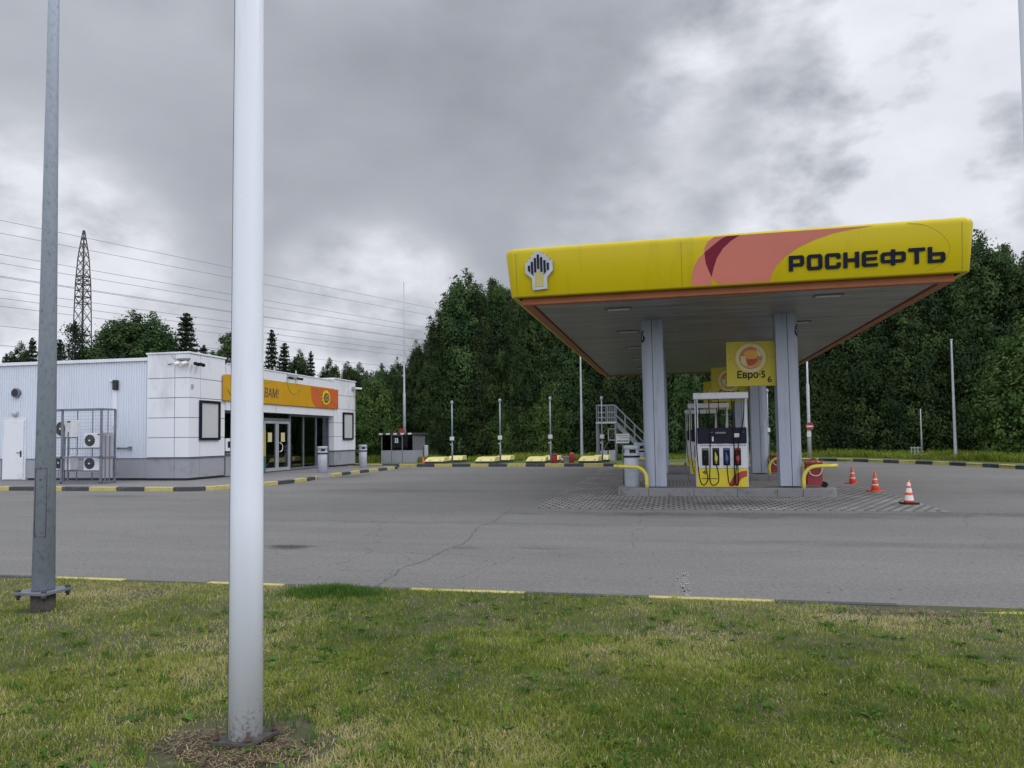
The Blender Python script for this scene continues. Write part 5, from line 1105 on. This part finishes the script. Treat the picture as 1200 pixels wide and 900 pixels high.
# ------------------------------------------------------------ trees
def leaf_quads(C, size, seed, up=.35, ND=None):
    r = np.random.default_rng(seed); n = len(C); nrm_ = r.normal(size=(n, 3)); nrm_[:, 2] = np.abs(nrm_[:, 2]) + up
    if ND is not None: nrm_ = ND * 1.5 + nrm_ * .55
    nrm_ /= np.linalg.norm(nrm_, axis=1)[:, None]
    a = np.cross(nrm_, r.normal(size=(n, 3))); a /= np.linalg.norm(a, axis=1)[:, None] + 1e-9; b = np.cross(nrm_, a); s = size * (.6 + .8 * r.random(n))[:, None]
    V = np.stack([C - a * s, C - b * s * .55, C + a * s, C + b * s * .55], 1).reshape(-1, 3); F = np.arange(n * 4).reshape(n, 4); return V, F
def make_leafy(seed, h=12, rad=2.6, nl=26000, size=.13, mt='leaf', low=.0, tip=1.0):
    r = np.random.default_rng(seed); C = []; T = []; ND = []; limbs = []
    def puff(c, pr, m, tone):
        q = r.normal(size=(m, 3)); q /= np.linalg.norm(q, axis=1)[:, None]; d = q * 1.; rad_ = (r.random(m) ** .35) * (1 + .45 * (r.random(m) < .12))
        # lumpy, ragged puff: radius varies with direction
        lump = 1 + .35 * np.sin(q[:, 0] * 5 + c[0] * 3) * np.sin(q[:, 1] * 5 + c[1] * 5) + .25 * np.sin(q[:, 2] * 7 + c[2])
        q = q * (rad_ * lump)[:, None] * np.array([pr, pr, pr * 1.1]); C.append(c + q); ND.append(d + np.array([c[0], c[1], 0]) / rad * .5); T.append(np.clip(tone + .25 * (r.random(m) - .5) + .25 * d[:, 2] * 0, 0, 1))
    spires = [(0., 0., 1.)] + [(rad * .55 * math.cos(a), rad * .55 * math.sin(a), .72 + .22 * r.random()) for a in (r.random() * 2 + np.arange(5) * 1.257 + r.random(5) * .5)]
    for sx, sy, sh in spires:
        H_ = h * sh; k = 0; z = h * (.04 + low); a = r.random() * 6.28
        while z < H_ - .35:
            t = z / H_; ww = rad * (.62 if (sx or sy) else .72) * (min(1, .55 + t) if t < .5 else ((1 - t) / .5) ** .56 * .92 + .08) * (.8 + .4 * r.random())
            for q in range(2):
                a += 2.4 + r.random() * .5; rr = ww * (.45 + .5 * r.random()); pr = (.36 + .46 * r.random()) * (1.1 - .5 * t) * rad / 2.6 * 1.2
                c = np.array([sx * (1 - .25 * t) + rr * math.cos(a), sy * (1 - .25 * t) + rr * math.sin(a), z + r.normal() * .2]); puff(c, pr, int(nl / 260 * (.3 + (pr / .5) ** 2 * .7)), .05 + .75 * r.random() ** 1.3)
                if k % 9 == 0: limbs.append(c)
                k += 1
            z += h / 12. * (.36 + .18 * r.random()) * (1.05 - .35 * t)
        m = 170; t = r.random(m); wd = (.42 * (1 - t) ** .7 + .05) * rad / 2.6; lean = r.normal() * .35
        C.append(np.stack([sx * .75 + lean * t + r.normal(size=m) * wd, sy * .75 + r.normal(size=m) * wd, H_ - 1.0 + .95 * t * tip], 1)); T.append(.3 + .4 * r.random(m)); ND.append(r.normal(size=(m, 3)))
    C = np.concatenate(C); T = np.concatenate(T); ND = np.concatenate(ND); C[:, 2] = np.maximum(C[:, 2], .05)
    V, F = leaf_quads(C, size, seed, .5, ND)
    root = bpy.data.objects.new('tree', None); col.objects.link(root)
    fast_mesh('crown', V, F, [mt], np.repeat(T, 4), root)
    mb = MB(); mb.tube([(0, 0, -.1), (.05, .02, h * .3), (-.04, .03, h * .6), (0, 0, h * .92)], [.17, .13, .08, .02], 8)
    for c in limbs: mb.tube([(0, 0, c[2] * .82), tuple(c * np.array([.55, .55, 1]) - np.array([0, 0, c[2] * .05])), tuple(c)], [.055, .035, .012], 5)
    mb.build('trunk', 'bark', root, world=False); return root
def make_spruce(seed, h=12, rad=2.0, nl=9000, pine=False):
    r = np.random.default_rng(seed); C = []; mbt = MB(); mbt.tube([(0, 0, -.1), (0, 0, h * .5), (0, 0, h)], [.16, .10, .015], 8)
    nw = 26 if not pine else 15
    for k in range(nw):
        t = (k + .3) / nw; z = h * (.10 + .88 * t) if not pine else h * (.42 + .56 * t); L = rad * ((1 - t) ** .85 * (.8 + .35 * r.random()) + .06)
        if pine: L = rad * (.5 + .6 * r.random()) * (1 - .6 * t)
        for j in range(7 if not pine else 5):
            a = j * 6.283 / 7 + r.random() * .6 + k; l = L * (.7 + .45 * r.random()); m = int(nl / (nw * 7) * (.4 + l / rad * 1.2)); s = r.random(m) ** .7; droop = -.28 if not pine else .25
            q = np.stack([s * l * np.cos(a), s * l * np.sin(a), z + droop * s * l + .18 * s ** 2 * l], 1); sp = (.13 * (1 - s) + .07)[:, None] * (1 if not pine else 2.2)
            q += r.normal(size=(m, 3)) * sp * np.array([1, 1, .7]); C.append(q); mbt.tube([(0, 0, z), (.9 * l * math.cos(a), .9 * l * math.sin(a), z + droop * .9 * l + .15 * l)], [.03, .008], 4)
    tpt = np.stack([r.normal(size=120) * .07, r.normal(size=120) * .07, h * (.9 + .1 * r.random(120))], 1); C.append(tpt); C = np.concatenate(C); V, F = leaf_quads(C, .10, seed, .1)
    root = bpy.data.objects.new('tree', None); col.objects.link(root); fast_mesh('crown', V, F, ['needle'], np.repeat(.5 * r.random(len(C)) + .25, 4), root); mbt.build('trunk', 'bark', root, world=False); return root
LEAFY = [make_leafy(31 + i, 12, 2.6, 48000, .088, 'leaf', 0, 1.1 + .25 * (i % 3)) for i in range(6)]
SPRUCE = [make_spruce(61), make_spruce(62)]; PINE = [make_spruce(71, 12, 2.4, 5500, True)]
LIGHT = [make_leafy(81, 6, 2.2, 26000, .09, 'leaf_light', 0, .5), make_leafy(82, 6, 2.4, 26000, .09, 'leaf_light', 0, .4)]
USED = set()
def plant(proto, name, px, dist, h, label, cat, group=None, wid=1., h0=12.):
    az_ = math.atan((px - 600) / 880.) - R(12); cosf = math.cos(math.atan((px - 600) / 880.)); D = dist / cosf
    if proto.name in USED: o = copy_tree(proto)
    else: o = proto
    USED.add(proto.name)
    if o is proto: pass
    s = h / h0; o.location = (D * math.sin(az_), D * math.cos(az_), .05); ww = s * wid
    o.scale = (ww, ww * random.uniform(.9, 1.1), s); o.rotation_euler = (0, 0, random.uniform(0, 6.28)); assert len(label.split()) <= 16, label
    tag(o, label, cat, group); return o, name
ren = []
def top(px, y, dist): return (517.5 - px * .0115 * .8 - y) / 880. * dist + 1.45
# behind the shop
for px, y, D, kind, wd, lb in [(-12, 408, 70, 'S', .9, 'small dark spruce at the left edge above the shop roof'), (6, 412, 66, 'S', .9, 'small dark spruce just left of the galvanised post, low above the roof'), (22, 400, 62, 'L', .5, 'dark narrow tree directly left of the galvanised post'), (36, 393, 60, 'S', .9, 'dark spruce immediately left of the galvanised post'),
        (68, 395, 58, 'S', 1., 'dark spruce between the galvanised post and the thin pine'), (86, 374, 56, 'P', .8, 'thin airy pine in front of the lattice pylon'), (112, 396, 58, 'L', .7, 'low leafy tree right of the thin pine'), (132, 388, 60, 'L', .7, 'leafy tree left of the tall leafy one behind the roof'), (152, 363, 56, 'L', .9, 'tall leafy tree, highest of those above the corrugated wall'), (177, 366, 57, 'L', .8, 'leafy tree with a feathery top beside the tallest one'),
        (190, 385, 60, 'L', .7, 'leafy tree close left of the big spruce'), (217, 364, 55, 'S', 1.25, 'big pointed spruce standing over the white corner pylon'), (238, 402, 62, 'S', .9, 'low spruce peeping right of the big spruce'), (264, 388, 58, 'L', .6, 'dark leafy tree just left of the white pole'), (288, 390, 60, 'S', 1., 'spruce hidden behind the white pole'),
        (318, 384, 58, 'S', .8, 'slim pointed tree just right of the white pole'), (333, 400, 60, 'S', .9, 'second pointed tree right of the white pole'), (352, 410, 62, 'L', .5, 'small leafy tree above the store sign lettering'), (364, 410, 60, 'S', .7, 'narrow spruce above the sign camera'), (386, 420, 62, 'L', .5, 'feathery leafy tree above the orange part of the sign')]:
    pr = {'S': SPRUCE[random.randint(0, 1)], 'L': LEAFY[random.randint(0, 5)], 'P': PINE[0]}[kind]
    o, _ = plant(pr, '', px, D, top(px, y, D), lb, 'tree', 'trees behind the shop', wd * (1.45 if kind == 'L' else 1.15)); ren.append((o, {'S': 'spruce_tree', 'L': 'leafy_tree', 'P': 'pine_tree'}[kind]))
def ytop(px):
    K = [(385, 432), (400, 425), (415, 418), (436, 425), (456, 424), (470, 412), (490, 400), (503, 383), (520, 350), (540, 316), (557, 312), (577, 316), (596, 332), (640, 325), (700, 318), (800, 310), (900, 300), (1000, 300), (1080, 292), (1130, 282), (1155, 268), (1170, 272), (1190, 290), (1215, 300), (1300, 310)]
    return float(np.interp(px, [k[0] for k in K], [k[1] for k in K]))
def ZL(px): return ('between the shop and the tall mast', 'behind the booth and yellow hatches') if px < 480 else (('behind the yellow hatches', '') if px < 720 else (('seen beneath and behind the canopy', '') if px < 960 else ('at the far right beyond the cones', '')))
FRONT = [(388, 'right above the far pylon of the shop'), (408, 'just right of the shop'), (427, 'left of the booth'), (447, 'over the left end of the booth'), (466, 'behind the tall stepped mast'), (486, 'over the right end of the booth'), (504, 'left of the first hatch pair'), (518, 'over the first hatch pair'), (533, 'behind the first vent pipe'), (549, 'between the first two vent pipes, high'), (566, 'left of the second vent pipe, tallest of all'), (584, 'behind the second vent pipe'), (604, 'below the canopy corner with the emblem'), (626, 'left of the third vent pipe'), (648, 'behind the third vent pipe'), (670, 'behind the red hydrant'), (692, 'right of the slim post under the canopy edge'), (716, 'behind the steel stair platform'), (742, 'behind the foot of the steel stair'), (768, 'hidden behind the left columns'), (794, 'in the gap between left columns and pumps'), (820, 'behind the nearest pump'), (846, 'behind the fuel signs'), (872, 'between fuel signs and right columns'), (898, 'behind the right column of the middle row'), (924, 'behind the nearest right column'), (948, 'behind the no entry sign'), (972, 'between the no entry sign and the farthest cone'), (996, 'above the farthest cone'), (1020, 'above the middle cone'), (1044, 'between the middle and nearest cones'), (1067, 'above the nearest cone'), (1090, 'right behind the small pipe rack'), (1113, 'behind the far right slim post'), (1137, 'beside the right canopy corner'), (1161, 'tallest right of the canopy corner'), (1185, 'near the right edge of the view'), (1212, 'cut by the right edge of the view'), (1240, 'just out of the view at right'), (1275, 'farther out at right')]
near = lambda p: min(FRONT, key=lambda q: abs(q[0] - p))[1]
for i, (px, ph) in enumerate(FRONT):
    D = (52 if px < 480 else 50) + random.uniform(-1., 1.) - max(0, (px - 1000)) * .018
    o, _ = plant(LEAFY[(i * 7 + i // 6) % 6], '', px + random.uniform(-3, 3), D, top(px, ytop(px) + (random.uniform(0, 5) if i % 2 else random.uniform(8, 30)), D) * (1 if px < 600 or px > 1140 else random.uniform(.95, 1.02)), 'leafy front row tree of the wood, ' + ph, 'tree', 'front row trees of the wood', random.uniform(.58, .85)); ren.append((o, 'leafy_tree'))
px = 396; i = 0
while px < 1330:
    D = 56 + random.uniform(-1, 1) - max(0, (px - 1000)) * .018
    o, _ = plant(LEAFY[(i * 5 + 2) % 6], '', px, D, top(px, ytop(px) + random.uniform(0, 26), D), 'second row tree of the wood, ' + near(px), 'tree', 'second row trees of the wood', random.uniform(.66, .85)); ren.append((o, 'leafy_tree'))
    px += random.uniform(22, 28); i += 1
px = 380
while px < 1340:
    D = 62 + random.uniform(-1, 1)
    o, _ = plant(LEAFY[(i * 5 + 1) % 6], '', px, D, top(px, ytop(px) + random.uniform(18, 40), D), 'hindmost dark tree of the wood, ' + near(px), 'tree', 'hindmost trees of the wood', random.uniform(.95, 1.1)); ren.append((o, 'leafy_tree'))
    px += random.uniform(30, 38); i += 1
# lower bushy trees at the wood's edge
for j, (px, D, h, wd) in enumerate([(398, 47, 5.0, .8), (416, 46, 4.4, .9), (437, 47, 5.6, .8), (640, 48.2, 4.6, .8), (590, 48.6, 4.2, .7), (1215, 37, 6.9, .9), (1185, 44, 4.6, .8)]):
    lb = ['light green bush just right of the shop pylon', 'light green bush between the shop and the booth', 'light green bush immediately behind the booth', 'light green young tree behind the third hatch pair', 'light green young tree behind the second hatch pair', 'lighter green tree at the right edge, nearer than the wood', 'light green bush right of the far grey post'][j]
    o, _ = plant(LIGHT[j % 2], '', px, D, h, lb, 'tree', None, wd, 6.); ren.append((o, 'young_tree'))
for o, nm in ren: o.name = nm
# long grass at the wood's edge
n = 60000; px_ = 380 + rng.random(n) * 900; az_ = np.arctan((px_ - 600) / 880.) - R(12)
dist = np.interp(px_, [380, 700, 900, 960, 1010, 1100, 1200, 1300], [44, 44, 46, 46, 43.5, 38.2, 33.5, 31]) + rng.random(n) ** 1.3 * 8; D = dist / np.cos(np.arctan((px_ - 600) / 880.))
X, Y = D * np.sin(az_), D * np.cos(az_)
fk = np.array(FK); inside = np.interp(X, fk[:13, 0], fk[:13, 1]) + .4 < Y; inside |= X > 14.6
X, Y, dist = X[inside], Y[inside], dist[inside]; n = len(X)
g = blades('meadow_grass', X, Y, np.full(n, .1), (.10 + .35 * rng.random(n)) * (.4 + vnoise(X, Y, 1.5, 41)), .02 + .02 * rng.random(n), .15 + .6 * rng.random(n) * vnoise(X, Y, 2., 42), 'grass', .5)
tag(g, 'rough green grass strip between the far kerb and the wood', 'grass', kind='stuff')
